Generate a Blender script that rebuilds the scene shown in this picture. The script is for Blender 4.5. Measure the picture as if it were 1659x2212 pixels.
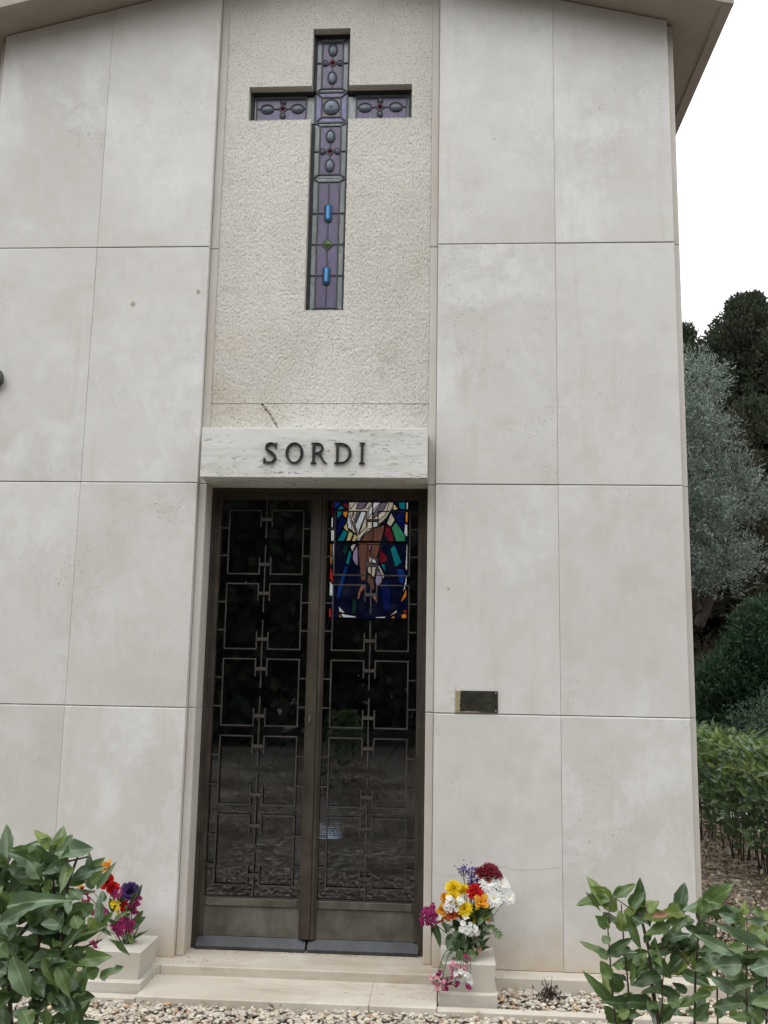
import bpy, bmesh, math, random
import numpy as np
from mathutils import Vector, Matrix
R_=math.radians
random.seed(11); rng=np.random.default_rng(11)
scene=bpy.context.scene
for o in list(bpy.data.objects): bpy.data.objects.remove(o,do_unlink=True)
COL=scene.collection
# ---------------------------------------------------------------- camera
CAMPOS=Vector((0.680,-4.935,1.520)); YAW,PITCH,ROLL=0.0631621,0.1623052,0.0182869
f_=Vector((-math.sin(YAW)*math.cos(PITCH),math.cos(YAW)*math.cos(PITCH),math.sin(PITCH)))
r_=Vector((math.cos(YAW),math.sin(YAW),0)); u_=r_.cross(f_)
r2=r_*math.cos(ROLL)+u_*math.sin(ROLL); u2=u_*math.cos(ROLL)-r_*math.sin(ROLL)
cd=bpy.data.cameras.new('camera'); cam=bpy.data.objects.new('camera',cd); COL.objects.link(cam)
cd.sensor_fit='VERTICAL'; cd.sensor_height=36; cd.lens=36*2050.86/2212; cd.clip_start=.05; cd.clip_end=600
M=Matrix((r2,u2,-f_)).transposed().to_4x4(); M.translation=CAMPOS; cam.matrix_world=M
scene.camera=cam
# ---------------------------------------------------------------- sky, sun, exposure
SUN_EL,SUN_AZ=R_(58),R_(205)      # azimuth clockwise from +Y: behind the photographer, a little to the left
w=bpy.data.worlds.new('World'); scene.world=w; w.use_nodes=True
nt=w.node_tree; nt.nodes.clear()
sky=nt.nodes.new('ShaderNodeTexSky'); sky.sky_type='NISHITA'; sky.sun_disc=False
sky.sun_elevation=SUN_EL; sky.sun_rotation=SUN_AZ; sky.dust_density=6; sky.air_density=1.2; sky.ozone_density=1
hs=nt.nodes.new('ShaderNodeHueSaturation'); hs.inputs['Saturation'].default_value=.06
bg=nt.nodes.new('ShaderNodeBackground'); bg.inputs[1].default_value=.12
wo=nt.nodes.new('ShaderNodeOutputWorld')
cl=nt.nodes.new('ShaderNodeMix'); cl.data_type='RGBA'; cl.inputs[0].default_value=.8; cl.inputs[7].default_value=(11.4,11.5,11.7,1)   # closed, even cloud cover over the clear sky
nt.links.new(sky.outputs[0],hs.inputs['Color']); nt.links.new(hs.outputs[0],cl.inputs[6]); nt.links.new(cl.outputs[2],bg.inputs[0]); nt.links.new(bg.outputs[0],wo.inputs[0])
sd=bpy.data.lights.new('sun','SUN'); sd.energy=.6; sd.angle=R_(60); sd.color=(1,.975,.94)
sun=bpy.data.objects.new('sun',sd); COL.objects.link(sun)
tosun=Vector((math.sin(SUN_AZ)*math.cos(SUN_EL),math.cos(SUN_AZ)*math.cos(SUN_EL),math.sin(SUN_EL)))
sun.rotation_euler=tosun.to_track_quat('Z','Y').to_euler(); sun.location=(0,-6,12)
vs=scene.view_settings; vs.view_transform='Standard'; vs.look='None'; vs.exposure=0.54; vs.gamma=1; vs.use_curve_mapping=False
scene.render.engine='CYCLES'; scene.cycles.max_bounces=6; scene.cycles.diffuse_bounces=3; scene.cycles.glossy_bounces=3; scene.cycles.transparent_max_bounces=10
# ---------------------------------------------------------------- node helper
class NT:
    def __init__(s,name):
        s.m=bpy.data.materials.new(name); s.m.use_nodes=True; s.t=s.m.node_tree; s.t.nodes.clear()
        s.out=s.n('ShaderNodeOutputMaterial')
    def n(s,t,**k):
        x=s.t.nodes.new(t)
        for a,b in k.items(): setattr(x,a,b)
        return x
    def l(s,a,b): s.t.links.new(a,b)
    def setin(s,node,key,v):
        if isinstance(v,bpy.types.NodeSocket): s.l(v,node.inputs[key])
        elif isinstance(v,(tuple,list)) and len(v)==3 and node.inputs[key].type=='RGBA': node.inputs[key].default_value=(*v,1)
        else: node.inputs[key].default_value=v
    def coord(s,kind='Object'): return s.n('ShaderNodeTexCoord').outputs[kind]
    def rnd(s): return s.n('ShaderNodeObjectInfo').outputs['Random']
    def island(s): return s.n('ShaderNodeNewGeometry').outputs['Random Per Island']
    def vmul(s,v,sc):
        x=s.n('ShaderNodeMapping'); s.l(v,x.inputs[0]); x.inputs['Scale'].default_value=sc; return x.outputs[0]
    def offs(s,v,r,k=37.):
        c=s.n('ShaderNodeCombineXYZ'); a=s.math('MULTIPLY',r,k); b=s.math('MULTIPLY',r,k*1.7)
        s.l(a,c.inputs[0]); s.l(b,c.inputs[1]); s.l(a,c.inputs[2])
        x=s.n('ShaderNodeVectorMath',operation='ADD'); s.l(v,x.inputs[0]); s.l(c.outputs[0],x.inputs[1]); return x.outputs[0]
    def noise(s,v,scale,detail=4,rough=.55,dist=0.):
        x=s.n('ShaderNodeTexNoise'); s.l(v,x.inputs['Vector']); x.inputs['Scale'].default_value=scale
        x.inputs['Detail'].default_value=detail; x.inputs['Roughness'].default_value=rough; x.inputs['Distortion'].default_value=dist
        return x.outputs[0]
    def vor(s,v,scale,feature='F1',out=0):
        x=s.n('ShaderNodeTexVoronoi',feature=feature); s.l(v,x.inputs['Vector']); x.inputs['Scale'].default_value=scale; return x.outputs[out]
    def math(s,op,a,b=0.,clamp=False):
        x=s.n('ShaderNodeMath',operation=op); x.use_clamp=clamp
        s.setin(x,0,a); s.setin(x,1,b); return x.outputs[0]
    def rng(s,v,a,b,c=0.,d=1.):
        x=s.n('ShaderNodeMapRange'); s.l(v,x.inputs[0])
        for i,q in enumerate((a,b,c,d)): x.inputs[i+1].default_value=q
        return x.outputs[0]
    def ramp(s,v,stops):
        x=s.n('ShaderNodeValToRGB'); s.l(v,x.inputs[0]); e=x.color_ramp.elements
        while len(e)<len(stops): e.new(.5)
        for q,(p,c) in zip(e,stops): q.position=p; q.color=(*c,1)
        return x.outputs[0]
    def mix(s,f,a,b,mode='MIX'):
        x=s.n('ShaderNodeMix',data_type='RGBA',blend_type=mode)
        s.setin(x,0,f); s.setin(x,6,a); s.setin(x,7,b); return x.outputs[2]
    def sep(s,v):
        x=s.n('ShaderNodeSeparateXYZ'); s.l(v,x.inputs[0]); return x.outputs
    def bump(s,h,st=.3,d=.01):
        x=s.n('ShaderNodeBump'); s.l(h,x.inputs['Height']); x.inputs['Strength'].default_value=st; x.inputs['Distance'].default_value=d; return x.outputs[0]
    def pbr(s,col,rough=.7,metal=0.,normal=None,spec=.5,transl=None):
        x=s.n('ShaderNodeBsdfPrincipled'); s.setin(x,'Base Color',col); s.setin(x,'Roughness',rough); x.inputs['Metallic'].default_value=metal
        x.inputs['Specular IOR Level'].default_value=spec
        if normal is not None: s.l(normal,x.inputs['Normal'])
        sh=x.outputs[0]
        if transl:
            t=s.n('ShaderNodeBsdfTranslucent'); s.setin(t,0,transl[1]); mx=s.n('ShaderNodeMixShader'); mx.inputs[0].default_value=transl[0]
            s.l(sh,mx.inputs[1]); s.l(t.outputs[0],mx.inputs[2]); sh=mx.outputs[0]
        s.l(sh,s.out.inputs[0]); return s.m
# ---------------------------------------------------------------- materials
def mat_stone(name,ca,cb,cc,pit=1.,stain=True,dirt=0.,patch=.6,rough=.8):
    t=NT(name); p=t.offs(t.coord(),t.rnd()); o=t.coord()
    n1=t.noise(p,1.1,6,.6,.4); n2=t.noise(p,2.3,8,.68,.35); n3=t.noise(p,.7,3,.5); n4=t.noise(p,7,5,.6)
    c=t.mix(t.rng(n1,.38,.62),ca,cb)
    pm=t.math('MULTIPLY',t.rng(n2,.50,.62),t.rng(n3,.4,.62)); c=t.mix(t.math('MULTIPLY',pm,patch),c,cc)
    dm=t.math('MULTIPLY',t.rng(n4,.46,.68),t.rng(n3,.66,.35)); c=t.mix(t.math('MULTIPLY',dm,.30),c,(.44,.415,.36)); n9=t.noise(p,17,5,.65); c=t.mix(t.rng(n9,.42,.7,0,.16),c,(.47,.45,.41))
    fine=t.noise(p,160,3,.6); c=t.mix(t.rng(fine,.3,.75,0,.12),c,(.36,.34,.3))
    pz=t.noise(t.vmul(p,(62,62,120)),1.0,3,.65,.3); pk=t.noise(p,1.7,4,.62)
    pits=t.math('MULTIPLY',t.rng(pz,.61,.67),t.rng(pk,.50,.64))
    c=t.mix(t.math('MULTIPLY',pits,.62*pit),c,(.2,.185,.15))
    if stain:
        z=t.sep(o)[2]; zz=t.math('ADD',z,t.math('MULTIPLY',t.noise(p,5,5),.25))
        c=t.mix(t.rng(zz,.40,.19,0,.75),c,(.47,.37,.25))
        pass
    c=t.mix(t.rng(t.rnd(),0,1,0,.14),c,(.42,.40,.36))
    if stain:
        e1=t.noise(t.vmul(p,(2.6,2.6,1.5)),1.,8,.72,.15); em=t.math('MULTIPLY',t.rng(e1,.55,.57),t.rng(e1,.67,.60)); c=t.mix(t.math('MULTIPLY',t.math('MULTIPLY',em,t.rng(n3,.44,.58)),.26),c,cc)
        e2=t.noise(t.vmul(p,(11,11,1.1)),1.,5,.66); c=t.mix(t.rng(e2,.57,.72,0,.18),c,(.41,.375,.31))
    if dirt:
        dn=t.noise(t.vmul(p,(3,9,9)),1.,7,.68); c=t.mix(t.rng(dn,.52,.68,0,dirt),c,(.34,.26,.17))
    h=t.math('ADD',t.math('MULTIPLY',fine,.25),t.math('MULTIPLY',pits,-1.*pit))
    return t.pbr(c,rough,0,t.bump(h,.35,.004),.3)
LIME=mat_stone('limestone',(.585,.573,.547),(.672,.664,.645),(.745,.748,.748),patch=.75)
STRIPM=mat_stone('limestone_strip',(.53,.495,.445),(.59,.57,.53),(.64,.63,.6),pit=.5,patch=.3)
STEP=mat_stone('limestone_step',(.46,.405,.325),(.61,.565,.485),(.71,.68,.615),pit=1.0,stain=False,dirt=.55)
PLANTM=mat_stone('planter_stone',(.50,.47,.405),(.58,.555,.49),(.63,.61,.56),pit=.8,stain=False,dirt=.3)
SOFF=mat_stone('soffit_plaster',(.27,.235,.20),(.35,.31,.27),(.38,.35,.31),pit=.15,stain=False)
def mat_trav():
    t=NT('travertine'); p=t.coord()
    a=t.noise(t.vmul(p,(3,3,26)),1.,6,.66,.2); b=t.noise(t.vmul(p,(28,28,110)),1.,4,.6,.7); k=t.noise(t.vmul(p,(2,2,9)),1.,4,.6)
    c=t.ramp(a,[(.3,(.50,.495,.455)),(.5,(.62,.62,.59)),(.72,(.69,.69,.665))])
    pits=t.math('MULTIPLY',t.rng(b,.585,.64),t.rng(k,.42,.58)); c=t.mix(t.math('MULTIPLY',pits,.75),c,(.16,.15,.125))
    g=t.noise(p,3.5,3); x=t.sep(p); low=t.rng(x[2],2.66,2.5,0,.5); c=t.mix(t.math('MULTIPLY',t.math('MULTIPLY',t.rng(g,.5,.6),low),.6),c,(.42,.52,.44))
    return t.pbr(c,.7,0,t.bump(t.math('MULTIPLY',pits,-1.),.5,.006),.3)
TRAV=mat_trav()
def mat_hammer():
    t=NT('bush_hammered_stone'); p=t.coord()
    n1=t.noise(p,1.3,6,.62,.5); c=t.mix(t.rng(n1,.35,.66),(.575,.558,.505),(.675,.665,.625))
    x=t.sep(p); st=t.noise(p,2.2,5,.6)
    lowleft=t.math('MULTIPLY',t.rng(x[0],-.1,-.5),t.rng(x[2],3.6,3.0)); c=t.mix(t.math('MULTIPLY',t.math('MULTIPLY',lowleft,t.rng(st,.42,.6)),.35),c,(.45,.31,.19))
    n5=t.noise(t.vmul(p,(120,40,95)),1.,3,.7); n7=t.noise(p,2.6,5,.6); c=t.mix(t.math('MULTIPLY',t.rng(n5,.55,.63),t.rng(n7,.3,.62,.4,.95)),c,(.22,.2,.165)); n8=t.noise(t.vmul(p,(110,40,130)),1.,2,.6); c=t.mix(t.rng(n8,.58,.66,0,.5),c,(.78,.76,.72))
    n6=t.noise(p,4,5,.6); c=t.mix(t.rng(n6,.56,.75,0,.3),c,(.36,.31,.24))
    return t.pbr(c,.85,0,t.bump(t.noise(p,220,3,.7),.5,.004),.25)
HAMMER=mat_hammer()
def mat_metal(name,c1,c2,rough=.5,metal=.35,sc=6.):
    t=NT(name); p=t.offs(t.coord(),t.rnd()); a=t.noise(p,sc,6,.65,.4); b=t.noise(t.vmul(p,(40,40,4)),1.,4,.6)
    c=t.mix(t.rng(a,.36,.66),c1,c2); c=t.mix(t.rng(b,.5,.8,0,.35),c,tuple(x*.6 for x in c1))
    return t.pbr(c,t.rng(a,.3,.7,rough-.1,rough+.15),metal,t.bump(a,.08,.002),.4)
BRONZE=mat_metal('bronze_frame',(.044,.036,.029),(.078,.064,.051))
BRONZE2=mat_metal('bronze_weathered',(.075,.07,.058),(.165,.155,.13),.55,.3,5.)
BARS=mat_metal('grille_bronze',(.052,.047,.042),(.088,.08,.071),.45,.4,9.)
SILLM=mat_metal('sill_zinc',(.042,.044,.048),(.088,.092,.10),.45,.5,5.)
LETTER=mat_metal('letter_bronze',(.018,.020,.022),(.04,.046,.047),.45,.4,30.)
IRON=mat_metal('dark_fitting',(.05,.052,.054),(.1,.1,.1),.5,.5,20.)
CAME=mat_metal('lead_came',(.05,.053,.06),(.085,.09,.1),.5,.3,30.)
FRAMEX=mat_metal('cross_frame_steel',(.022,.026,.028),(.045,.05,.05),.5,.3,20.)
def mat_glass():
    t=NT('door_glass'); fr=t.n('ShaderNodeFresnel'); fr.inputs['IOR'].default_value=1.8
    g=t.n('ShaderNodeBsdfGlossy'); g.inputs['Roughness'].default_value=.015; g.inputs[0].default_value=(.95,.97,1,1)
    tr=t.n('ShaderNodeBsdfTransparent'); tr.inputs[0].default_value=(.80,.82,.86,1)
    m=t.n('ShaderNodeMixShader'); t.l(fr.outputs[0],m.inputs[0]); t.l(tr.outputs[0],m.inputs[1]); t.l(g.outputs[0],m.inputs[2]); t.l(m.outputs[0],t.out.inputs[0]); return t.m
GLASS=mat_glass()
def mat_opal(name,c1,c2,rough=.18):
    t=NT(name); p=t.offs(t.coord(),t.rnd()); a=t.noise(t.vmul(p,(1,1,.35)),22,5,.6,1.5); r=t.rnd()
    c=t.mix(t.rng(a,.3,.7),c1,c2); c=t.mix(t.rng(r,0,1,0,.35),c,tuple(x*.7 for x in c1))
    return t.pbr(c,rough,0,t.bump(t.noise(p,30,3),.06,.003),.5)
OP_PUR=mat_opal('opal_purple',(.075,.06,.135),(.135,.11,.215)); OP_GREY=mat_opal('opal_grey',(.14,.165,.165),(.34,.38,.38))
OP_BLUE=mat_opal('opal_violet_blue',(.09,.09,.22),(.24,.24,.44)); OP_BROWN=mat_opal('opal_brown',(.13,.09,.1),(.19,.14,.15))
OP_GEM=mat_opal('gem_pale',(.06,.08,.115),(.17,.215,.28),.25); OP_RED=mat_opal('gem_red',(.06,.008,.012),(.12,.02,.022),.12)
OP_CYAN=mat_opal('gem_blue',(.012,.14,.36),(.03,.27,.58),.1); OP_GREEN=mat_opal('gem_green',(.05,.11,.02),(.13,.22,.05),.15)
def mat_stain(name,c):
    t=NT(name); p=t.coord(); a=t.noise(t.vmul(p,(60,1,9)),1.,4,.6,1.); col=t.mix(t.rng(a,.4,.75,0,.45),c,tuple(min(1,x*.45) for x in c))
    tr=t.n('ShaderNodeBsdfTransparent'); t.l(col,tr.inputs[0]); df=t.n('ShaderNodeBsdfPrincipled'); t.setin(df,'Base Color',tuple(x*.4 for x in c)); df.inputs['Roughness'].default_value=.2
    m=t.n('ShaderNodeMixShader'); m.inputs[0].default_value=.12; t.l(tr.outputs[0],m.inputs[1]); t.l(df.outputs[0],m.inputs[2]); t.l(m.outputs[0],t.out.inputs[0]); return t.m
SC=dict(c=(.46,.385,.27),w=(.54,.54,.5),m=(.13,.1,.12),s=(.13,.053,.033),k=(.26,.09,.06),l=(.26,.19,.26),y=(.5,.39,.14),g=(.035,.2,.09),r=(.13,.006,.014),
  t=(.004,.14,.15),o=(.62,.19,.012),b=(.004,.027,.13),n=(.003,.006,.052),e=(.004,.026,.016),q=(.07,.003,.009),f=(.45,.018,.018),z=(.0024,.0028,.012))
SMAT={k:mat_stain('stained_glass_'+k,tuple(math.sqrt(x) for x in v)) for k,v in SC.items()}     # panes: light crosses two faces
SCELL={k:mat_stain('stained_sheet_'+k,SC[k]) for k in 'csz'}
def mat_plain(name,c,rough=.7,var=.25,sc=8.,metal=0.):
    t=NT(name); p=t.coord(); a=t.noise(p,sc,5,.6); return t.pbr(t.mix(t.rng(a,.3,.7,0,1),tuple(x*(1-var) for x in c),tuple(min(1,x*(1+var)) for x in c)),rough,metal,t.bump(a,.1,.004))
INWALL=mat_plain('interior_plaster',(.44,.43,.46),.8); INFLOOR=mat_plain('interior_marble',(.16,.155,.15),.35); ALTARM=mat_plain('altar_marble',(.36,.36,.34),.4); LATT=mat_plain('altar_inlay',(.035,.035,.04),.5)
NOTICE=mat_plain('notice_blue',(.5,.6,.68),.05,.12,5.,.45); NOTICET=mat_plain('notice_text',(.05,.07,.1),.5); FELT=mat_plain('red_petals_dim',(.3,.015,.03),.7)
BARK=mat_plain('laurel_bark',(.06,.042,.032),.7,.35,40.); BARKR=mat_plain('laurel_twig',(.13,.065,.04),.6,.3,40.); TRUNK=mat_plain('tree_bark',(.055,.043,.034),.9,.3,12.)
STEMG=mat_plain('flower_stem_green',(.06,.10,.03),.6,.3,30.)
def mat_leaf(name,c,rib,rough=.38,tr=.22):
    t=NT(name); p=t.coord(); r=t.rnd(); x=t.math('ABSOLUTE',t.sep(p)[0]); a=t.noise(t.offs(p,r),3.,4)
    col=t.mix(t.rng(a,.3,.7,0,.6),c,tuple(q*.62 for q in c)); col=t.mix(t.rng(r,0,1,0,.45),col,(c[0]*1.35,c[1]*1.2,c[2]*.8))
    col=t.mix(t.rng(x,.055,.02),col,rib)
    vein=t.math('SINE',t.math('ADD',t.math('MULTIPLY',t.sep(p)[1],46.),t.math('MULTIPLY',x,-22.)))
    return t.pbr(col,rough,0,t.bump(vein,.035,.02),.5,(tr,tuple(min(1,q*1.6) for q in c)))
LEAFM=[mat_leaf('laurel_leaf_dark',(.05,.096,.036),(.115,.17,.07),.3),mat_leaf('laurel_leaf_mid',(.092,.158,.05),(.18,.24,.095),.35),mat_leaf('laurel_leaf_young',(.15,.215,.05),(.26,.32,.12),.45,.3),
  mat_leaf('laurel_leaf_waxy',(.108,.178,.10),(.25,.32,.21),.3,.15),mat_leaf('laurel_leaf_dry',(.26,.13,.075),(.2,.1,.05),.7,.1)]
def mat_foliage(name,c1,c2,rough=.6,tr=.2):
    t=NT(name); i=t.island(); p=t.coord(); a=t.noise(p,1.6,3)
    c=t.mix(i,c1,c2); c=t.mix(t.rng(a,.35,.7,0,.5),c,tuple(q*.55 for q in c1)); return t.pbr(c,rough,0,None,.3,(tr,c2))
CYPM=mat_foliage('cypress_foliage',(.018,.027,.015),(.056,.07,.038),.8,.1); OLIM=mat_foliage('olive_foliage',(.062,.085,.066),(.26,.32,.265),.5,.15)
THUM=mat_foliage('thuja_foliage',(.012,.036,.018),(.035,.08,.032),.6); SHRM=mat_foliage('shrub_foliage',(.02,.045,.022),(.09,.14,.09),.35); HEDM=mat_foliage('hedge_foliage',(.032,.066,.028),(.095,.15,.058),.4)
def mat_gravel():
    t=NT('gravel_pebbles'); i=t.island(); p=t.coord(); a=t.noise(p,90,4,.6)
    c=t.ramp(i,[(0,(.42,.36,.27)),(.18,(.58,.53,.44)),(.36,(.36,.33,.29)),(.52,(.64,.59,.49)),(.66,(.5,.42,.31)),(.8,(.70,.67,.6)),(.9,(.33,.28,.22)),(.955,(.36,.2,.11)),(1,(.64,.52,.31))])
    x=t.t.nodes; 
    c=t.mix(t.rng(a,.35,.7,0,.3),c,(.3,.26,.21)); return t.pbr(c,.62,0,t.bump(a,.12,.003),.35)
GRAV=mat_gravel()
def mat_ground():
    t=NT('gravel_ground'); p=t.coord(); v=t.vor(p,24); cl=t.vor(p,24,'F1',1); big=t.noise(p,.9,5)
    c=t.mix(.25,t.ramp(t.sep(cl)[0],[(0,(.05,.04,.03)),(.5,(.16,.13,.1)),(.8,(.3,.27,.22)),(1,(.5,.46,.4))]),(.12,.095,.07)); c=t.mix(t.rng(big,.42,.6,0,.75),c,(.06,.047,.034))
    return t.pbr(c,.9,0,t.bump(t.math('MULTIPLY',v,-1.),.4,.02),.2)
GROUND=mat_ground(); PATHM=mat_plain('path_stone',(.42,.41,.39),.8,.12,3.)
def mat_isl(name,stops,rough=.8):
    t=NT(name); return t.pbr(t.ramp(t.island(),stops),rough,0,None,.2)
LITTER=mat_isl('dry_leaf_litter',[(0,(.13,.09,.055)),(.35,(.28,.21,.13)),(.65,(.42,.34,.23)),(.85,(.52,.46,.35)),(1,(.07,.055,.035))]); DEBRIS=mat_isl('twig_debris',[(0,(.08,.06,.035)),(.6,(.2,.15,.08)),(1,(.3,.24,.15))])
def mat_petal(name,c1,c2,tr=.25):
    t=NT(name); i=t.island(); r=t.rnd(); c=t.mix(i,c1,c2); return t.pbr(c,.6,0,None,.2,(tr,c2))
PET=dict(y=mat_petal('petal_yellow',(.78,.52,.008),(.9,.74,.04)),o=mat_petal('petal_orange',(.62,.25,.01),(.8,.42,.05)),r=mat_petal('petal_red',(.42,.008,.01),(.62,.02,.018)),
 d=mat_petal('petal_maroon',(.09,.004,.012),(.2,.012,.022)),w=mat_petal('petal_white',(.68,.69,.66),(.82,.82,.8)),p=mat_petal('petal_pink',(.58,.16,.27),(.78,.42,.5)),m=mat_petal('petal_magenta',(.17,.007,.06),(.36,.022,.15)),
 v=mat_petal('petal_violet',(.035,.014,.075),(.10,.055,.18)),s=mat_petal('petal_statice',(.09,.03,.27),(.2,.09,.46)),k=mat_petal('petal_blush',(.62,.45,.42),(.75,.62,.58)),g=mat_petal('petal_coral',(.55,.07,.03),(.68,.16,.07)),e=mat_petal('floret_eye',(.55,.4,.1),(.7,.6,.3)),c=mat_petal('calyx_green',(.05,.08,.02),(.09,.13,.04)))
def mat_plaque():
    t=NT('tarnished_brass'); p=t.coord(); x=t.sep(p); n=t.noise(p,60,6,.7); e=t.math('ADD',x[0],t.math('MULTIPLY',t.math('SUBTRACT',n,.5),.03))
    bare=t.rng(e,.7745,.7705); low=t.rng(t.math('ADD',x[2],t.math('MULTIPLY',n,.012)),1.3165,1.3145); lx=t.rng(x[0],.90,.84)
    m=t.math('MAXIMUM',bare,t.math('MULTIPLY',t.math('MULTIPLY',low,lx),.8)); q=t.noise(p,18,5,.6)
    dark=t.mix(t.rng(q,.35,.7),(.022,.024,.02),(.062,.06,.042)); c=t.mix(m,dark,t.mix(t.rng(q,.3,.7),(.40,.34,.19),(.56,.5,.33)))
    return t.pbr(c,t.rng(m,0,1,.45,.4),.45,t.bump(n,.15,.001),.5)
PLAQ=mat_plaque(); ENGR=mat_plain('engraved_fill',(.006,.006,.006),.6); SCREW=mat_plain('screw_steel',(.5,.48,.42),.35,.2,20.,.7)
# ---------------------------------------------------------------- mesh helpers
class MB:
    def __init__(s): s.v=[]; s.f=[]; s.mi=[]
    def add(s,vs,fs,mi=0):
        b=len(s.v); s.v+=[tuple(q) for q in vs]; s.f+=[[b+i for i in q] for q in fs]; s.mi+=[mi]*len(fs); return s
    def box(s,x0,x1,y0,y1,z0,z1,mi=0):
        return s.add([(x0,y0,z0),(x1,y0,z0),(x1,y1,z0),(x0,y1,z0),(x0,y0,z1),(x1,y0,z1),(x1,y1,z1),(x0,y1,z1)],[(0,3,2,1),(4,5,6,7),(0,1,5,4),(1,2,6,5),(2,3,7,6),(3,0,4,7)],mi)
    def prism(s,poly,y0,y1,ch=0.,mi=0):   # polygon in x,z (counter-clockwise seen from the front, -Y), front chamfer ch
        n=len(poly); fr=inset(poly,ch) if ch else poly
        vs=[(a,y0,b) for a,b in fr]
        if ch: vs+=[(a,y0+ch,b) for a,b in poly]
        vs+=[(a,y1,b) for a,b in poly]; L=len(vs)//n
        fs=[list(range(n))]
        for k in range(L-1):
            for i in range(n):
                j=(i+1)%n; fs.append((k*n+i,(k+1)*n+i,(k+1)*n+j,k*n+j))
        fs.append([ (L-1)*n+i for i in reversed(range(n))]); return s.add(vs,fs,mi)
    def tube(s,pts,rad,n=6,mi=0,cap=True):
        pts=[Vector(p) for p in pts]; m=len(pts); rings=[]
        ref=Vector((.13,.31,.94)); 
        for i,p in enumerate(pts):
            d=(pts[min(i+1,m-1)]-pts[max(i-1,0)]).normalized(); a=d.cross(ref)
            if a.length<1e-3: a=d.cross(Vector((1,0,0)))
            a.normalize(); b=d.cross(a); rr=rad[i] if isinstance(rad,(list,tuple)) else rad
            rings.append([p+(a*math.cos(2*math.pi*k/n)+b*math.sin(2*math.pi*k/n))*rr for k in range(n)])
        vs=[v for r in rings for v in r]; fs=[]
        for i in range(m-1):
            for k in range(n): fs.append((i*n+k,i*n+(k+1)%n,(i+1)*n+(k+1)%n,(i+1)*n+k))
        if cap: fs+= [list(reversed(range(n))),[ (m-1)*n+k for k in range(n)]]
        return s.add(vs,fs,mi)
    def disc(s,c,r,h,n=14,sx=1.,sz=1.,mi=0,dome=3,capsule=0.):   # dome bulging to -Y
        vs=[];fs=[]
        for j in range(dome+1):
            a=j/dome*math.pi/2; q=math.cos(a)
            for k in range(n):
                t=2*math.pi*k/n; vs.append((c[0]+r*sx*q*math.cos(t),c[1]-h*math.sin(a) if j<dome else c[1]-h,c[2]+r*sz*q*math.sin(t)+(capsule if math.sin(t)>1e-6 else -capsule)))
        for j in range(dome):
            for k in range(n): fs.append((j*n+k,j*n+(k+1)%n,(j+1)*n+(k+1)%n,(j+1)*n+k))
        if capsule: fs.append([dome*n+k for k in range(n)])
        return s.add(vs,fs,mi)
    def obj(s,name,mats,parent=None,smooth=False,loc=None):
        me=bpy.data.meshes.new(name); me.from_pydata(s.v,[],s.f)
        for m in (mats if isinstance(mats,(list,tuple)) else [mats]): me.materials.append(m)
        if any(s.mi): me.polygons.foreach_set('material_index',s.mi)
        if smooth: me.polygons.foreach_set('use_smooth',[True]*len(s.f))
        me.update(); return link(name,me,parent,loc)
def link(name,me,parent=None,loc=None):
    o=bpy.data.objects.new(name,me); COL.objects.link(o); o.parent=parent
    if loc is not None: o.location=loc
    return o
def inset(poly,d):
    n=len(poly); out=[]
    for i in range(n):
        p0,p1,p2=Vector(poly[i-1]),Vector(poly[i]),Vector(poly[(i+1)%n]); e1=(p1-p0).normalized(); e2=(p2-p1).normalized()
        n1=Vector((-e1.y,e1.x)); n2=Vector((-e2.y,e2.x)); b=(n1+n2); k=d/max(.3,(1+n1.dot(n2))); out.append(tuple(p1+b*k))
    return out
def rect(x0,x1,z0,z1): return [(x0,z0),(x1,z0),(x1,z1),(x0,z1)]
def empty(name,loc=(0,0,0)):
    o=bpy.data.objects.new(name,None); COL.objects.link(o); o.location=loc; o.empty_display_size=.1; return o
def tag(o,label=None,cat=None,group=None,kind=None):
    if label: o['label']=label
    if cat: o['category']=cat
    if group: o['group']=group
    if kind: o['kind']=kind
    return o
def np_mesh(name,V,F,mat,parent=None,smooth=False):
    V=np.asarray(V,np.float32).reshape(-1,3); F=np.asarray(F,np.int32); k=F.shape[1]
    me=bpy.data.meshes.new(name); me.vertices.add(len(V)); me.vertices.foreach_set('co',V.ravel())
    me.loops.add(F.size); me.loops.foreach_set('vertex_index',F.ravel()); me.polygons.add(len(F))
    me.polygons.foreach_set('loop_start',np.arange(0,F.size,k,dtype=np.int32)); me.polygons.foreach_set('loop_total',np.full(len(F),k,np.int32))
    if smooth: me.polygons.foreach_set('use_smooth',np.ones(len(F),bool))
    me.materials.append(mat); me.update(calc_edges=True); me.validate(); return link(name,me,parent)
def unit(a): return a/np.maximum(np.linalg.norm(a,axis=-1,keepdims=True),1e-9)
def leaf_cards(P,A,L,Wd,fold=.0):     # diamond leaves: base P, direction A, length L, width Wd
    n=len(P); A=unit(A); Rn=unit(rng.normal(size=(n,3))); B=unit(np.cross(A,Rn)); N=np.cross(A,B)
    L=np.broadcast_to(np.asarray(L,float).reshape(-1,1),(n,1)); Wd=np.broadcast_to(np.asarray(Wd,float).reshape(-1,1),(n,1))
    m=P+A*L*.45+N*L*fold
    V=np.stack([P,m+B*Wd*.5,P+A*L,m-B*Wd*.5],1).reshape(-1,3); F=np.arange(4*n).reshape(-1,4); return V,F
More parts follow.
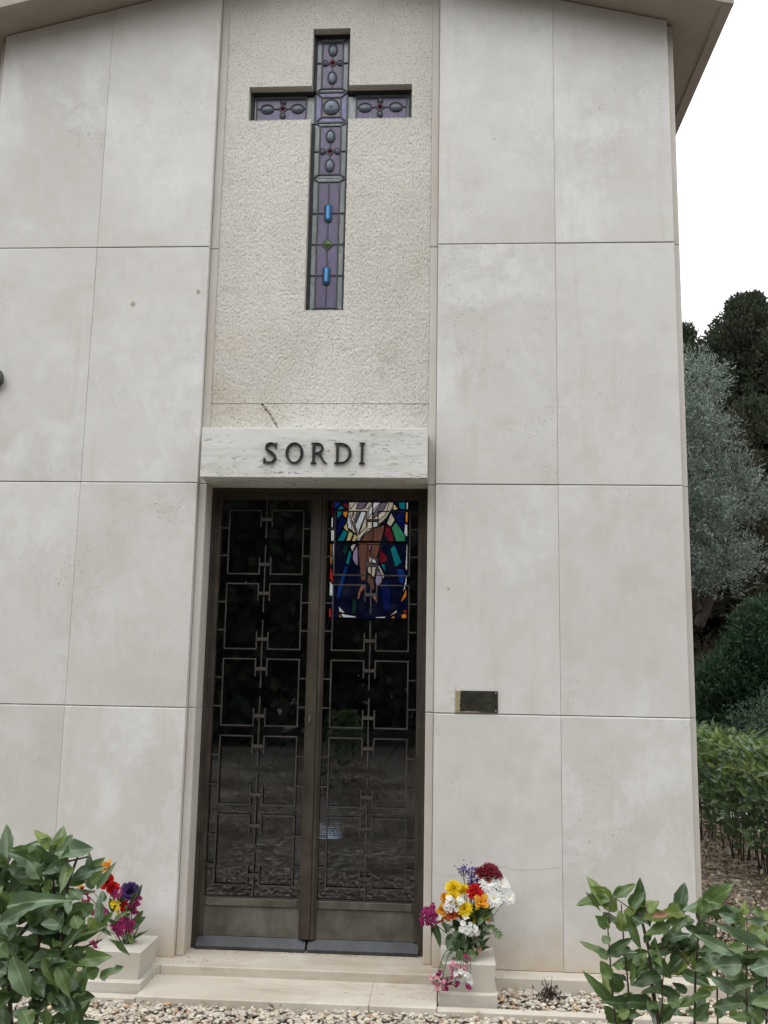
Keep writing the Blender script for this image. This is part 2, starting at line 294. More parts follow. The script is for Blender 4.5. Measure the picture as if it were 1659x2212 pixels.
RLEAF=[[1119,-2347,953,1070,-2354,975,27,2],[1133,-2343,917,1070,-2373,975,38,2],[1084,-2387,923,1035,-2401,969,7,1],[1118,-2364,958,1144,-2389,987,6,1],[1162,-2355,930,1185,-2360,973,27,1],[1190,-2352,924,1190,-2360,1006,31,0],[1199,-2408,929,1222,-2400,962,27,2],[1287,-2342,919,1301,-2357,995,37,3],[1259,-2344,921,1279,-2328,942,10,0],[1199,-2439,928,1243,-2440,939,15,4],[1100,-2375,886,1096,-2359,914,27,1],[1098,-2380,884,1062,-2408,919,27,1],[1134,-2400,881,1127,-2408,929,30,2],[1144,-2400,925,1179,-2382,844,23,1],[1188,-2418,908,1142,-2441,921,13,3],[1255,-2397,902,1191,-2397,871,31,1],[1236,-2347,889,1236,-2350,910,24,0],[1097,-2428,859,1081,-2412,877,23,1],[1099,-2401,819,1068,-2399,833,34,1],[1096,-2403,826,1150,-2426,874,27,0],[1204,-2377,831,1113,-2370,806,20,1],[1185,-2437,842,1130,-2447,784,30,1],[1201,-2417,834,1241,-2442,788,34,0],[1099,-2433,779,1076,-2415,815,30,1],[1139,-2354,730,1101,-2368,773,38,1],[1110,-2371,706,1050,-2404,771,28,1],[1123,-2350,651,1089,-2356,697,32,1],[1125,-2362,697,1161,-2381,734,24,1],[1218,-2415,789,1155,-2431,771,31,0],[1227,-2343,652,1185,-2355,697,36,3],[1251,-2400,788,1289,-2382,784,12,1],[1225,-2352,738,1281,-2365,724,28,0],[1341,-2423,753,1258,-2414,722,27,1],[1332,-2447,824,1293,-2461,816,27,0],[1348,-2605,892,1262,-2589,928,29,3],[1398,-2682,927,1286,-2713,983,25,3],[1363,-2565,884,1301,-2566,882,13,3],[1375,-2431,929,1371,-2439,962,37,0],[1395,-2451,926,1361,-2448,945,23,3],[1414,-2397,916,1414,-2393,950,34,0],[1420,-2449,940,1420,-2449,974,20,2],[1448,-2416,944,1478,-2423,942,24,1],[1318,-2420,895,1328,-2420,922,27,0],[1285,-2392,934,1333,-2393,944,20,3],[1299,-2452,926,1258,-2475,924,20,0],[1311,-2451,937,1309,-2465,977,16,1],[1331,-2402,964,1353,-2431,971,10,1],[1494,-2380,908,1444,-2388,918,21,3],[1363,-2600,870,1305,-2602,868,45,3],[1364,-2548,796,1304,-2550,827,30,3],[1364,-2449,773,1435,-2476,801,24,0],[1369,-2577,782,1292,-2594,772,29,0],[1399,-2369,702,1411,-2376,682,21,2],[1453,-2414,836,1452,-2409,781,31,0],[1409,-2638,862,1370,-2657,887,29,3],[1298,-2425,689,1337,-2437,736,28,0],[1285,-2351,821,1262,-2341,786,31,0],[1261,-2361,823,1253,-2362,852,24,0],[1327,-2459,858,1332,-2478,822,27,0],[1478,-2400,776,1449,-2385,751,28,0],[1437,-2416,699,1378,-2421,699,28,1],[1320,-2358,824,1286,-2374,851,28,0],[1312,-2370,859,1277,-2373,838,31,0],[1204,-2397,880,1185,-2397,856,20,0],[1232,-2402,854,1244,-2431,890,17,0],[1375,-2352,892,1364,-2334,863,24,3],[1380,-2360,929,1372,-2376,912,21,1],[1157,-2384,823,1125,-2377,843,27,0],[1167,-2453,820,1151,-2444,840,27,0],[1149,-2450,808,1176,-2433,787,30,1],[1126,-2431,801,1115,-2413,815,27,1],[1476,-2432,898,1448,-2438,888,31,1],[1451,-2360,879,1491,-2341,893,21,2],[1481,-2375,798,1477,-2364,757,28,0],[1394,-2413,891,1426,-2407,913,24,0],[1371,-2614,910,1335,-2598,902,25,1],[1412,-2667,893,1359,-2681,881,31,3],[1408,-2666,815,1346,-2697,815,28,1],[1525,-2349,908,1491,-2346,929,28,2],[1236,-2421,729,1265,-2420,719,24,1],[1205,-2366,699,1182,-2366,721,21,0],[1299,-2354,733,1267,-2366,753,21,0],[1117,-2422,692,1138,-2436,708,27,2],[1363,-2426,730,1351,-2435,699,28,0],[1480,-2369,713,1464,-2356,677,32,1],[1503,-2384,694,1471,-2376,704,32,0],[1350,-2344,889,1332,-2342,888,21,0],[1343,-2450,848,1366,-2450,832,27,0],[1286,-2458,938,1268,-2455,914,20,1]]
LLEAF=[[-138,-2890,1127,-174,-2898,1171,25,2],[-131,-2898,1125,-101,-2932,1160,21,2],[-228,-2894,1122,-148,-2920,1149,6,3],[-108,-2909,1127,-69,-2928,1138,6,1],[-149,-2963,1092,-187,-2991,1110,23,3],[-112,-3006,1094,-143,-2999,1130,30,0],[-97,-2920,1085,-128,-2949,1084,23,0],[-78,-2935,1098,-104,-2956,1110,23,3],[-44,-2902,1054,-42,-2930,1122,23,3],[-32,-2939,1071,-14,-2926,1096,23,1],[-17,-2945,1064,19,-2943,1119,15,3],[-133,-2913,1103,-136,-2909,1125,15,1],[-150,-3061,1054,-41,-3084,1088,32,3],[-143,-3101,1034,-69,-3108,1074,27,3],[-83,-2900,1012,-149,-2897,1009,24,3],[-173,-2922,1074,-215,-2905,1052,21,0],[-53,-2997,1028,-63,-2984,1063,17,3],[-36,-2975,1051,-67,-2965,1069,23,0],[7,-2983,1011,5,-2992,1056,19,3],[-32,-2993,1000,-46,-2984,1025,25,1],[1,-2975,996,-18,-2984,1017,23,2],[-18,-2915,976,18,-2929,1018,23,1],[10,-2904,996,47,-2911,1014,15,1],[-22,-2897,980,1,-2889,961,9,3],[-3,-2891,955,45,-2887,928,10,1],[-71,-2972,953,-39,-2978,994,20,0],[-112,-2897,933,-133,-2881,957,18,1],[-32,-2980,935,26,-3001,960,31,1],[-36,-2980,956,-20,-2980,923,28,0],[-12,-2987,914,13,-2983,925,28,1],[-83,-3172,998,-51,-3161,919,35,3],[-78,-2980,940,-113,-2964,936,15,1],[-74,-2970,920,-12,-3003,930,13,1],[-100,-2991,944,-84,-2981,900,20,1],[-71,-2990,928,-35,-3011,888,28,1],[-228,-2891,874,-190,-2903,852,25,0],[-205,-2933,840,-199,-2938,872,27,2],[-64,-2954,852,-37,-2939,810,39,0],[-127,-3006,850,-101,-3020,829,34,1],[-23,-2956,896,-31,-2953,874,28,1],[-221,-2923,1055,-215,-2957,1089,29,3],[-69,-2998,1008,-99,-3020,1009,23,3],[-166,-2970,994,-203,-2963,975,39,0],[-138,-2921,938,-183,-2905,932,21,3],[-46,-2962,864,-10,-2974,871,15,1],[-85,-2993,851,-84,-2979,819,26,1],[-199,-2902,821,-218,-2885,781,30,0],[-151,-2922,978,-136,-2908,999,16,2],[-100,-2942,982,-88,-2931,1013,21,3],[-105,-2971,1087,-111,-2964,1063,23,1],[-106,-2919,1062,-97,-2920,1085,23,1],[-100,-2909,1065,-82,-2907,1074,15,2],[-101,-2980,1058,-112,-3012,1078,20,1],[-164,-2971,1111,-170,-2995,1098,18,0],[-215,-2901,1098,-197,-2907,1114,10,1],[-222,-2922,1091,-213,-2907,1070,24,0],[-191,-2915,997,-174,-2902,981,24,0],[-155,-2943,970,-135,-2936,953,26,0],[-218,-2895,951,-192,-2906,932,33,0],[-136,-2926,907,-162,-2908,923,24,0],[-91,-2981,925,-60,-3012,956,20,0],[-67,-2952,977,-83,-2938,997,20,0],[-64,-2947,935,-35,-2971,960,23,0],[-61,-2892,955,-81,-2901,948,18,0],[-131,-2958,893,-96,-2988,883,29,0],[-149,-2958,867,-182,-2940,847,26,0],[-96,-2958,869,-81,-2950,846,29,1],[-90,-2899,864,-56,-2933,854,27,0],[-56,-2927,886,-54,-2954,874,24,0],[-119,-2949,840,-143,-2937,852,24,0],[-69,-2967,839,-60,-2962,814,29,0],[-39,-2976,847,-41,-2978,817,31,0],[-187,-2922,902,-205,-2927,916,27,1],[-151,-2971,901,-171,-2965,890,26,0],[-13,-2993,1026,-26,-3010,1042,17,0],[-47,-2916,1032,-33,-2923,1008,21,1],[19,-2999,1054,10,-2996,1074,15,0],[-62,-2900,887,-73,-2926,909,21,1],[-31,-2900,919,-34,-2935,950,21,0],[-136,-2895,953,-160,-2897,958,21,0],[-166,-2979,1048,-177,-3005,1062,20,1],[-141,-2958,1048,-160,-2969,1058,18,0],[-99,-2949,1008,-112,-2956,1027,18,1],[-203,-3000,1017,-164,-3021,1002,28,0],[-215,-2993,1058,-195,-2982,1073,26,1],[-198,-2992,920,-171,-2990,910,31,0],[-196,-2999,964,-165,-2998,948,31,1],[-206,-2958,825,-176,-2965,839,32,0],[-254,-2920,1085,-223,-2938,1107,27,0],[-128,-2927,806,-151,-2911,779,32,1],[-94,-2922,795,-77,-2924,773,32,0],[-180,-2927,788,-166,-2913,762,35,0],[-14,-3007,826,-40,-2987,798,31,0]]
RSTEM=[[[[1120,-2380,616],[1116,-2380,661],[1110,-2380,734],[1101,-2380,890],[1112,-2380,963]],5],[[[1153,-2380,617],[1151,-2380,668],[1148,-2380,761],[1140,-2380,856],[1136,-2380,941]],5.5],[[[1232,-2380,592],[1222,-2380,665],[1208,-2380,746],[1203,-2380,832],[1189,-2380,893],[1178,-2380,927]],11],[[[1307,-2380,609],[1309,-2380,679],[1314,-2380,779],[1325,-2380,880],[1332,-2380,959]],7],[[[1203,-2380,829],[1240,-2380,848],[1275,-2380,838],[1310,-2380,790]],4],[[[1207,-2380,890],[1199,-2380,913],[1197,-2380,940]],3.5],[[[1214,-2380,890],[1256,-2380,906],[1287,-2380,923],[1328,-2380,958]],3.5],[[[1166,-2380,927],[1127,-2380,952],[1113,-2380,960]],3],[[[1318,-2380,773],[1349,-2380,797]],3],[[[1310,-2380,790],[1285,-2380,822]],2.5],[[[1497,-2380,664],[1469,-2380,699],[1412,-2380,745]],6],[[[1505,-2380,820],[1463,-2380,827],[1413,-2380,840]],5],[[[1230,-2380,606],[1232,-2380,747],[1242,-2380,828],[1243,-2380,877]],3.5],[[[1436,-2380,614],[1436,-2380,741],[1444,-2380,855],[1445,-2380,924]],5],[[[1363,-2380,611],[1367,-2380,795],[1368,-2380,904],[1374,-2380,939]],5],[[[1477,-2380,616],[1487,-2380,771],[1490,-2380,885],[1480,-2380,931]],5]]
LSTEM=[[[[-85,-2920,914],[-87,-2920,1068],[-65,-2920,1137]],8],[[[-144,-2920,977],[-141,-2920,1062],[-116,-2920,1105],[-47,-2920,1123]],6],[[[-211,-2920,887],[-179,-2920,965],[-147,-2920,1015],[-114,-2920,1045]],7],[[[-233,-2920,924],[-219,-2920,931],[-181,-2920,958]],6],[[[-214,-2920,953],[-220,-2920,1055],[-216,-2920,1120]],8],[[[-99,-2920,913],[-84,-2920,938],[-40,-2920,948],[-8,-2920,962]],5],[[[-151,-2920,825],[-129,-2920,845],[-81,-2920,868]],7],[[[-76,-2920,1048],[-52,-2920,1049],[-28,-2920,1056]],4],[[[-114,-2920,1045],[-125,-2920,1132]],4.5],[[[-231,-2920,1124],[-223,-2920,1086],[-220,-2920,1019]],7],[[[-60,-2920,775],[-80,-2920,849],[-95,-2920,924],[-91,-2920,1001]],9],[[[-127,-2920,762],[-141,-2920,847],[-138,-2920,934],[-147,-2920,1015]],10],[[[-181,-2920,760],[-191,-2920,845],[-212,-2920,953]],10],[[[-85,-2920,914],[-56,-2920,969],[-15,-2920,995],[10,-2920,1013]],5]]
FLR=[["chry_y",742,-220,501,34.5],["chry_y",790,-200,489,26.5],["chry_o",705,-220,453,24.4],["chry_y",742,-250,461,34.4],["chry_y",792,-280,422,34.2],["chry_y",837,-200,363,20.5],["carn_r",844,-220,483,36.6],["daisy_d",881,-170,563,34.8],["daisy_d",919,-170,575,38.9],["daisy_d",950,-160,554,28.7],["daisy_d",906,-180,548,28.6],["daisy_w",905,-200,523,38.7],["daisy_w",970,-180,516,36.9],["daisy_w",931,-230,463,38.6],["daisy_w",1001,-200,463,32.7],["daisy_p",955,-170,486,28.8],["stat",788,-170,573,26.6],["stat",830,-170,565,26.6],["stat",836,-180,526,26.6],["stat",862,-180,521,14.3],["stat",823,-170,503,14.3],["glad_o",867,-250,447,40.5],["glad_o",694,-250,403,32.4],["glad_r",739,-260,391,34.4],["glad_r",765,-250,395,28.4],["glad_r",687,-250,367,20.3],["glad_o",717,-250,372,22.3],["glad_r",847,-240,296,18.4],["glad_o",905,-200,359,14.3],["glad_y",842,-220,415,28.5],["flor_w",734,-290,442,34.1],["flor_w",760,-290,450,18.0],["flor_w",805,-300,354,36.2],["flor_w",838,-300,329,16.1],["flor_w",665,-280,374,14.1],["flor_m",630,-300,402,30.1],["flor_m",643,-300,378,28.1],["flor_m",611,-300,384,26.1],["flor_m",636,-290,435,18.0],["flor_m",665,-290,396,16.1],["flor_m",599,-300,366,14.0],["flor_p",750,-350,195,22.1],["flor_p",786,-350,186,20.1],["flor_p",746,-350,168,22.1],["flor_m",804,-340,223,12.8],["flor_p",664,-360,130,26.1],["flor_p",689,-360,114,22.1],["flor_m",714,-360,142,22.1],["flor_m",750,-360,127,16.1],["flor_m",718,-360,102,16.1],["flor_p",671,-360,104,16.1],["flor_m",678,-360,165,14.0],["flor_w",772,-360,153,22.1],["flor_w",804,-360,159,20.1],["flor_w",820,-360,129,14.1],["flor_m",815,-360,112,14.1]]
FLL=[["chry_y",-1058,-200,478,36.9],["glad_o",-1077,-190,491,27.7],["chry_o",-972,-190,523,36.7],["glad_o",-933,-190,535,36.6],["carn_r",-928,-200,469,36.6],["carn_r",-896,-200,443,30.5],["carn_r",-1052,-200,428,21.5],["rose_v",-811,-200,433,60.7],["flor_m",-871,-220,423,27.3],["flor_m",-780,-200,380,30.3],["flor_m",-794,-210,387,24.2],["flor_m",-823,-240,295,42.5],["flor_m",-840,-250,272,30.3],["flor_m",-807,-240,311,30.3],["flor_m",-920,-220,328,21.4],["flor_m",-988,-220,341,21.5],["flor_y",-882,-210,368,27.4],["flor_y",-869,-210,348,21.3],["flor_m",-778,-200,343,18.2],["flor_m",-868,-250,286,18.2],["flor_m",-945,-280,210,24.3],["carn_r",-835,-200,362,24.4],["flor_m",-1026,-200,387,24.6]]
BLR=[[657,-270,354,684,-290,251,30,0],[643,-270,353,662,-290,299,16,0],[639,-270,353,647,-290,302,12,0],[739,-270,311,717,-290,242,52,0],[724,-270,352,706,-290,322,36,0],[769,-270,326,739,-290,292,32,0],[761,-270,287,754,-290,240,40,0],[791,-270,305,776,-290,258,32,0],[739,-270,269,732,-290,222,28,1],[791,-270,278,798,-290,242,28,0],[769,-270,239,769,-290,199,32,1],[817,-270,244,835,-290,201,44,1],[850,-270,290,860,-290,258,24,0],[857,-270,259,871,-290,234,28,4],[809,-270,341,790,-290,311,32,0],[706,-270,338,687,-290,363,24,1],[590,-270,387,583,-290,395,8,1],[799,-270,226,791,-290,193,24,0],[755,-270,207,740,-290,188,24,0],[828,-270,324,838,-290,288,24,0],[876,-270,385,856,-290,355,24,0],[744,-270,192,725,-290,163,16,0],[725,-270,164,711,-290,142,16,0],[825,-270,147,842,-290,143,10,0],[828,-270,116,835,-290,91,10,0]]
BLOB=[[859,-230,326,888,-250,304,36,0],[881,-230,351,906,-250,325,44,0],[903,-230,341,936,-250,337,36,1],[926,-230,335,965,-250,292,32,1],[866,-230,305,865,-250,278,24,0],[903,-230,405,924,-250,386,24,0],[918,-230,388,924,-250,361,16,0]]
BLL=[[-828,-200,249,-748,-220,318,55,0],[-816,-200,239,-779,-220,199,24,2],[-889,-200,335,-909,-220,406,36,1],[-844,-200,326,-801,-220,373,36,0],[-915,-200,308,-939,-220,364,36,0],[-854,-200,233,-873,-220,283,36,1],[-805,-200,337,-780,-220,389,24,0],[-939,-200,255,-963,-220,311,49,0],[-905,-200,412,-889,-220,448,30,1],[-842,-200,383,-854,-220,418,36,0]]
PANES=[["c",-147,2940,-75,2941,-128,2878,-140,2910],["m",-62,2941,16,2942,-19,2879,-82,2879],["c",21,2940,66,2940,23,2879,-4,2890],["w",76,2941,138,2941,75,2875,32,2801,31,2864],["m",144,2938,198,2941,168,2881,107,2822,76,2798,73,2843],["c",211,2942,245,2942,243,2902,185,2802,121,2744,121,2781,179,2833],["c",-136,2860,-102,2860,-121,2789],["c",-97,2860,-71,2860,-95,2779,-106,2805],["m",-60,2860,-40,2861,-79,2760,-92,2760],["w",-34,2861,12,2861,-27,2748,-56,2664,-84,2737],["c",18,2843,23,2727,-51,2653,-17,2758],["w",-148,2831,-126,2778,-109,2689,-146,2715,-155,2778],["m",-119,2784,-95,2758,-66,2664,-77,2664,-107,2737],["w",72,2770,115,2786,116,2728,73,2717],["w",68,2712,26,2706,-24,2638,-65,2599,-44,2599,6,2670],["s",12,2662,68,2702,70,2602,-36,2597],["s",75,2712,117,2720,176,2752,166,2687,145,2598,78,2597],["s",-49,2573,29,2573,31,2477,18,2374,20,2261,-21,2255,-40,2399,-52,2502],["s",60,2569,132,2569,133,2530,109,2452,46,2478,56,2530],["w",47,2462,104,2432,105,2403,42,2421],["c",33,2374,105,2375,94,2282,34,2328],["s",34,2312,87,2272,96,2169,62,2200,31,2250],["k",-20,2219,10,2225,11,2189,-19,2158,-33,2101,-58,2085,-45,2157],["k",79,2128,105,2134,121,2093,106,2077,85,2103],["l",-59,2565,-50,2378,-76,2399,-100,2440,-96,2502],["l",119,2349,158,2298,159,2247,119,2200,100,2251,106,2313],["l",39,2568,55,2569,56,2535,43,2503],["c",-123,2551,-95,2572,-72,2572,-104,2499],["c",226,2850,263,2787,225,2724,189,2755],["y",248,2931,287,2887,277,2874,244,2873],["g",269,2769,353,2652,354,2600,277,2597,233,2719],["r",184,2739,223,2719,261,2599,209,2599,169,2666],["r",138,2536,201,2464,194,2422,141,2404,127,2437],["t",262,2568,326,2419,272,2372,223,2537],["t",179,2404,194,2324,143,2396],["t",292,2944,349,2944,350,2874,298,2887],["c",128,2396,181,2299,169,2268,123,2375],["t",-213,2912,-176,2881,-251,2869],["t",-246,2859,-191,2859,-241,2783],["o",-186,2859,-149,2860,-163,2794,-195,2836],["y",-162,2760,-140,2689,-147,2676,-187,2718],["t",-184,2702,-147,2668,-179,2597,-241,2597],["y",-135,2689,-100,2663,-122,2598,-161,2598],["y",-92,2661,-58,2640,-80,2596,-112,2595],["r",-208,2928,-151,2934,-142,2878,-173,2888],["b",-271,2939,-216,2940,-224,2914,-270,2877],["n",-235,2756,-201,2830,-168,2768,-190,2725,-242,2620],["t",-128,2535,-111,2476,-132,2388,-161,2400],["b",-166,2387,-137,2372,-170,2243,-198,2114,-231,2093,-230,2165],["e",-183,2563,-137,2564,-136,2528,-160,2470,-192,2501],["e",-95,2116,-64,2090,-53,2075,-61,1968,-99,1973],["n",149,2221,205,2273,237,2171,242,2018,174,1992],["b",280,2361,342,2362,358,2301,344,2224,308,2244],["n",265,2845,345,2861,346,2772,337,2688,271,2782],["q",-297,2938,-279,2938,-278,2811,-294,2811],["w",-294,2806,-278,2806,-276,2714,-294,2714],["w",-295,2693,-265,2691,-258,2597,-293,2596],["o",-297,2575,-285,2575,-282,2469,-294,2469],["w",-278,2573,-264,2570,-257,2407,-269,2355],["o",-295,2463,-279,2458,-277,2381,-294,2401],["f",-293,2370,-274,2345,-256,2221,-295,2267],["w",-294,2252,-260,2211,-265,2118,-293,2123],["f",-296,2016,-275,2011,-273,1935,-293,1934],["w",-214,2037,-148,1972,-205,1986],["w",-194,1971,-60,1948,-60,1935,-170,1936],["o",-204,1971,-178,1936,-204,1936],["w",108,1945,200,1952,188,1936,109,1935],["c",216,1944,291,2014,291,1984],["o",231,1935,271,1960,274,1935],["o",330,1969,373,1980,374,1937,330,1936],["f",332,1989,372,2015,373,1985],["w",359,2943,374,2943,375,2880,360,2880],["o",353,2859,373,2859,372,2757,354,2767],["w",349,2754,372,2746,373,2644,358,2644,343,2678],["w",365,2572,374,2572,375,2334,358,2368],["w",366,2303,373,2303,370,2224,335,2137],["o",370,2204,371,2122,328,2075,323,2081]]

# ================================================================ SETTING: ground, path
g=MB(); N_=40; S_=160.
g.add([(-S_,-S_,-.012),(S_,-S_,-.012),(S_,S_,-.012),(-S_,S_,-.012)],[(0,1,2,3)]); tag(g.obj('ground',GROUND),kind='structure')
tag(MB().box(3.75,5.0,-2.,16,-.05,.02).obj('path',PATHM),kind='structure')
# ================================================================ CHAPEL
chapel=tag(empty('mausoleum_chapel'),'pale limestone gabled burial chapel with bronze glazed doors and a cross window','chapel')
Z1,Z2,Z3,ZB=3.83,2.483,1.297,.081
SL=.245
def ztop(x): return 5.168+SL*(1.922-abs(x))
GH,GV=.0014,.0003      # half widths of the horizontal and vertical joints
def slab(poly,dy):     # slab with a wide chamfer along the horizontal joints and a fine arris on the sides
    cx=.0006; c0,c1=.0018,.0066; xm=sum(p[0] for p in poly)/4; zm=sum(p[1] for p in poly)/4
    fr=[(x+cx*(1 if x<xm else -1),z+(c0 if z<zm else -c1)) for x,z in poly]; n=4
    vs=[(x,dy,z) for x,z in fr]+[(x,dy+.0058,z) for x,z in poly]+[(x,.042,z) for x,z in poly]; fs=[(0,1,2,3),(11,10,9,8)]
    for k in range(2):
        for i in range(4): j=(i+1)%4; fs.append((k*4+i,(k+1)*4+i,(k+1)*4+j,k*4+j))
    return MB().add(vs,fs)
rows=[(ZB,Z3-GH),(Z3+GH,Z2-GH),(Z2+GH,Z1-GH),(Z1+GH,None)]
for sgn in (-1,1):
    for xa,xb in ((.640,1.28),(1.28,1.920)):
        for i,(z0,z1) in enumerate(rows):
            a=xa+(GV if xa>1 else 0); b=xb-(GV if xb<1.5 else 0); dy=random.uniform(-.0012,.0012)
            if z1 is None: poly=[(a,z0),(b,z0),(b,ztop(b)-.004),(a,ztop(a)-.004)]
            else: poly=rect(a,b,z0,z1)
            if sgn<0: poly=[(-x,z) for x,z in reversed(poly)]
            slab(poly,dy).obj('stone_panel',LIME,chapel)
    # corner strips and door jambs
    for i,(z0,z1) in enumerate(rows):
        if z1 is None: z1=5.15
        a,b=sorted((sgn*1.9215,sgn*1.957)); MB().prism(rect(a,b,z0,z1),.034,.30,.002).obj('corner_strip',STRIPM,chapel)
        a,b=sorted((sgn*.597,sgn*.6385)); zz1=ztop(.62) if i==3 else z1
        MB().prism(rect(a,b,z0,zz1),.036,.212,.0035).obj('jamb_strip',STRIPM,chapel)
# structural wall behind the slabs (hollow round the door and the cross opening)
CX=.009
core=MB()
for a,b in ((-1.95,-.60),(.60,1.95)): core.box(a,b,.046,.30,0,5.1)
core.box(-.60,.60,.145,.30,2.6,3.44); core.box(-.60,.60,.145,.30,5.22,5.45)
core.box(-.60,-.49,.145,.30,3.44,5.22); core.box(.505,.60,.145,.30,3.44,5.22)
core.box(-.49,-.125,.145,.30,3.44,4.60); core.box(.145,.505,.145,.30,3.44,4.60); core.box(-.49,-.125,.145,.30,4.85,5.22); core.box(.145,.505,.145,.30,4.85,5.22)
core.prism([(-1.9,5.101),(-.601,5.101),(-.601,5.47),(-1.9,5.16)],.07,.30); core.prism([(.601,5.101),(1.9,5.101),(1.9,5.16),(.601,5.47)],.07,.30); core.prism([(-.6,5.4505),(.6,5.4505),(.6,5.47),(0,5.62),(-.6,5.47)],.145,.30)
core.box(-1.955,-1.75,.302,3.5,0,5.12); core.box(1.75,1.955,.302,3.5,0,5.12)
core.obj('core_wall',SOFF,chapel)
# bush-hammered slabs round the cross: real combed relief, cut out where the cross is
def hammered(z0,z1,crack=None):
    nx=248; nz=max(2,int((z1-z0)/.0055)); xs=np.linspace(-.5965,.5965,nx); zs=np.linspace(z0,z1,nz)
    X,Z=np.meshgrid(xs,zs); h=rng.random((nz,nx)); h=.75*h+.25*np.roll(h,1,0)
    gm=np.clip((np.abs(X)-.25)/.25,0,1)*1.2+.25
    d=.0085*(h**2.2)+.0032*gm*(.5+.5*np.sin(X*2*math.pi/.0145))
    big=rng.random((nz//8+2,nx//8+2)); d+=.0018*big[(np.arange(nz)//8)[:,None],(np.arange(nx)//8)[None,:]]*rng.random((nz,nx))
    d*=.62; d*=np.where(Z>4.75,np.clip(1-(Z-4.75)*1.6,.35,1),1)
    if crack is not None:
        for (a,b),(c,e) in zip(crack[:-1],crack[1:]):
            t=np.clip(((X-a)*(c-a)+(Z-b)*(e-b))/((c-a)**2+(e-b)**2),0,1); q=np.hypot(X-a-t*(c-a),Z-b-t*(e-b)); d+=np.where(q<.0042,.012,0)
    Y=.046+d; keep=np.ones((nz-1,nx-1),bool); xc=(X[:-1,:-1]+X[1:,1:])/2-CX; zc=(Z[:-1,:-1]+Z[1:,1:])/2
    keep&=~((np.abs(xc)<.109)&(zc>3.469)&(zc<5.198)); keep&=~((np.abs(xc)<.472)&(zc>4.62)&(zc<4.832))
    tz=ztop(0)-SL*np.abs(xc); keep&=zc<tz
    idx=np.arange(nz*nx).reshape(nz,nx); F=np.stack([idx[:-1,:-1],idx[:-1,1:],idx[1:,1:],idx[1:,:-1]],-1)[keep]
    o=np_mesh('hammered_slab',np.stack([X,Y,Z],-1).reshape(-1,3),F,HAMMER,chapel,False); return o
hammered(2.757,2.9315,[(-.315,2.931),(-.295,2.90),(-.27,2.875),(-.255,2.845),(-.235,2.82),(-.225,2.79),(-.2,2.757)]); hammered(2.9345,5.62)
# cross reveal
def crossout(hw,zt,zb,ax,z0,z1):
    return [(CX-hw,zb),(CX+hw,zb),(CX+hw,z0),(CX+ax,z0),(CX+ax,z1),(CX+hw,z1),(CX+hw,zt),(CX-hw,zt),(CX-hw,z1),(CX-ax,z1),(CX-ax,z0),(CX-hw,z0)]
co=crossout(.109,5.198,3.469,.472,4.62,4.832); rv=MB()
vs=[(x,.0475,z) for x,z in co]+[(x,.15,z) for x,z in co]; n=12
rv.add(vs,[(i,i+n,(i+1)%n+n,(i+1)%n) for i in range(n)]); rv.obj('cross_reveal',STRIPM,chapel)
# lintel and bronze letters
lint=MB().prism(rect(-.596,.596,2.488,2.755),-.12,.20,.003).obj('lintel',TRAV,chapel); tag(lint,'travertine lintel block with five raised bronze letters')
LY0,LY1=-.139,-.121
def letter(name,polys):
    m=MB()
    for i,p in enumerate(polys): m.prism(p,LY0+i*.0004,LY1,.0018)
    tag(m.obj('letter',LETTER,lint),'dark bronze letter '+name)
H0,H1=2.563,2.672
def ring(cx,cz,rx,rz,tx,tz,a0,a1,n=22,flip=False):   # thick-thin ring sector as one polygon
    o=[(cx+rx*math.cos(a0+(a1-a0)*i/n),cz+rz*math.sin(a0+(a1-a0)*i/n)) for i in range(n+1)]
    q=[(cx+(rx-tx)*math.cos(a0+(a1-a0)*i/n),cz+(rz-tz)*math.sin(a0+(a1-a0)*i/n)) for i in range(n+1)]
    return o+q[::-1]
def serif(xc,z,wd,up): s=.006; return [(xc-wd,z),(xc+wd,z),(xc+wd*.55,z+s),(xc-wd*.55,z+s)] if up else [(xc-wd*.55,z-s),(xc+wd*.55,z-s),(xc+wd,z),(xc-wd,z)]
hm=(H0+H1)/2; hh=(H1-H0)/2
letter('O',[ring(-.098,hm,.047,hh+.001,.0145,.0065,0,math.pi),ring(-.098,hm,.047,hh+.001,.0145,.0065,math.pi,2*math.pi)])
letter('I',[rect(.2495,.2635,H0,H1),serif(.2565,H0,.0165,True),serif(.2565,H1,.0165,False)])
letter('D',[rect(.1205,.1345,H0,H1),serif(.126,H0,.0165,True),serif(.126,H1,.0165,False),ring(.146,hm,.055,hh,.0145,.0065,-math.pi/2,math.pi/2),rect(.1335,.148,H0,H0+.0065),rect(.1335,.148,H1-.0065,H1)])
letter('R',[rect(-.004,.010,H0,H1),serif(.003,H0,.0165,True),serif(.002,H1,.0150,False),ring(.022,H1-.0285,.033,.0285,.013,.006,-math.pi/2,math.pi/2,14),rect(.009,.024,H1-.006,H1),rect(.009,.024,H1-.057,H1-.051),
   [(.022,H1-.055),(.055,H0+.004),(.072,H0),(.073,H0+.003),(.062,H0+.010),(.038,H1-.053)]])
ctr=[(-.197,H1-.026,.004),(-.200,H1-.010,.004),(-.210,H1-.0035,.0045),(-.226,H1-.002,.005),(-.241,H1-.009,.0085),(-.248,H1-.022,.010),(-.244,H1-.036,.0112),(-.232,H1-.047,.0122),(-.216,H1-.056,.0125),(-.204,H1-.067,.012),(-.199,H1-.081,.0108),(-.204,H1-.096,.0088),(-.218,H0+.0045,.006),(-.236,H0+.002,.0045),(-.251,H0+.010,.004),(-.256,H0+.028,.0035)]
lf=[];rg=[]
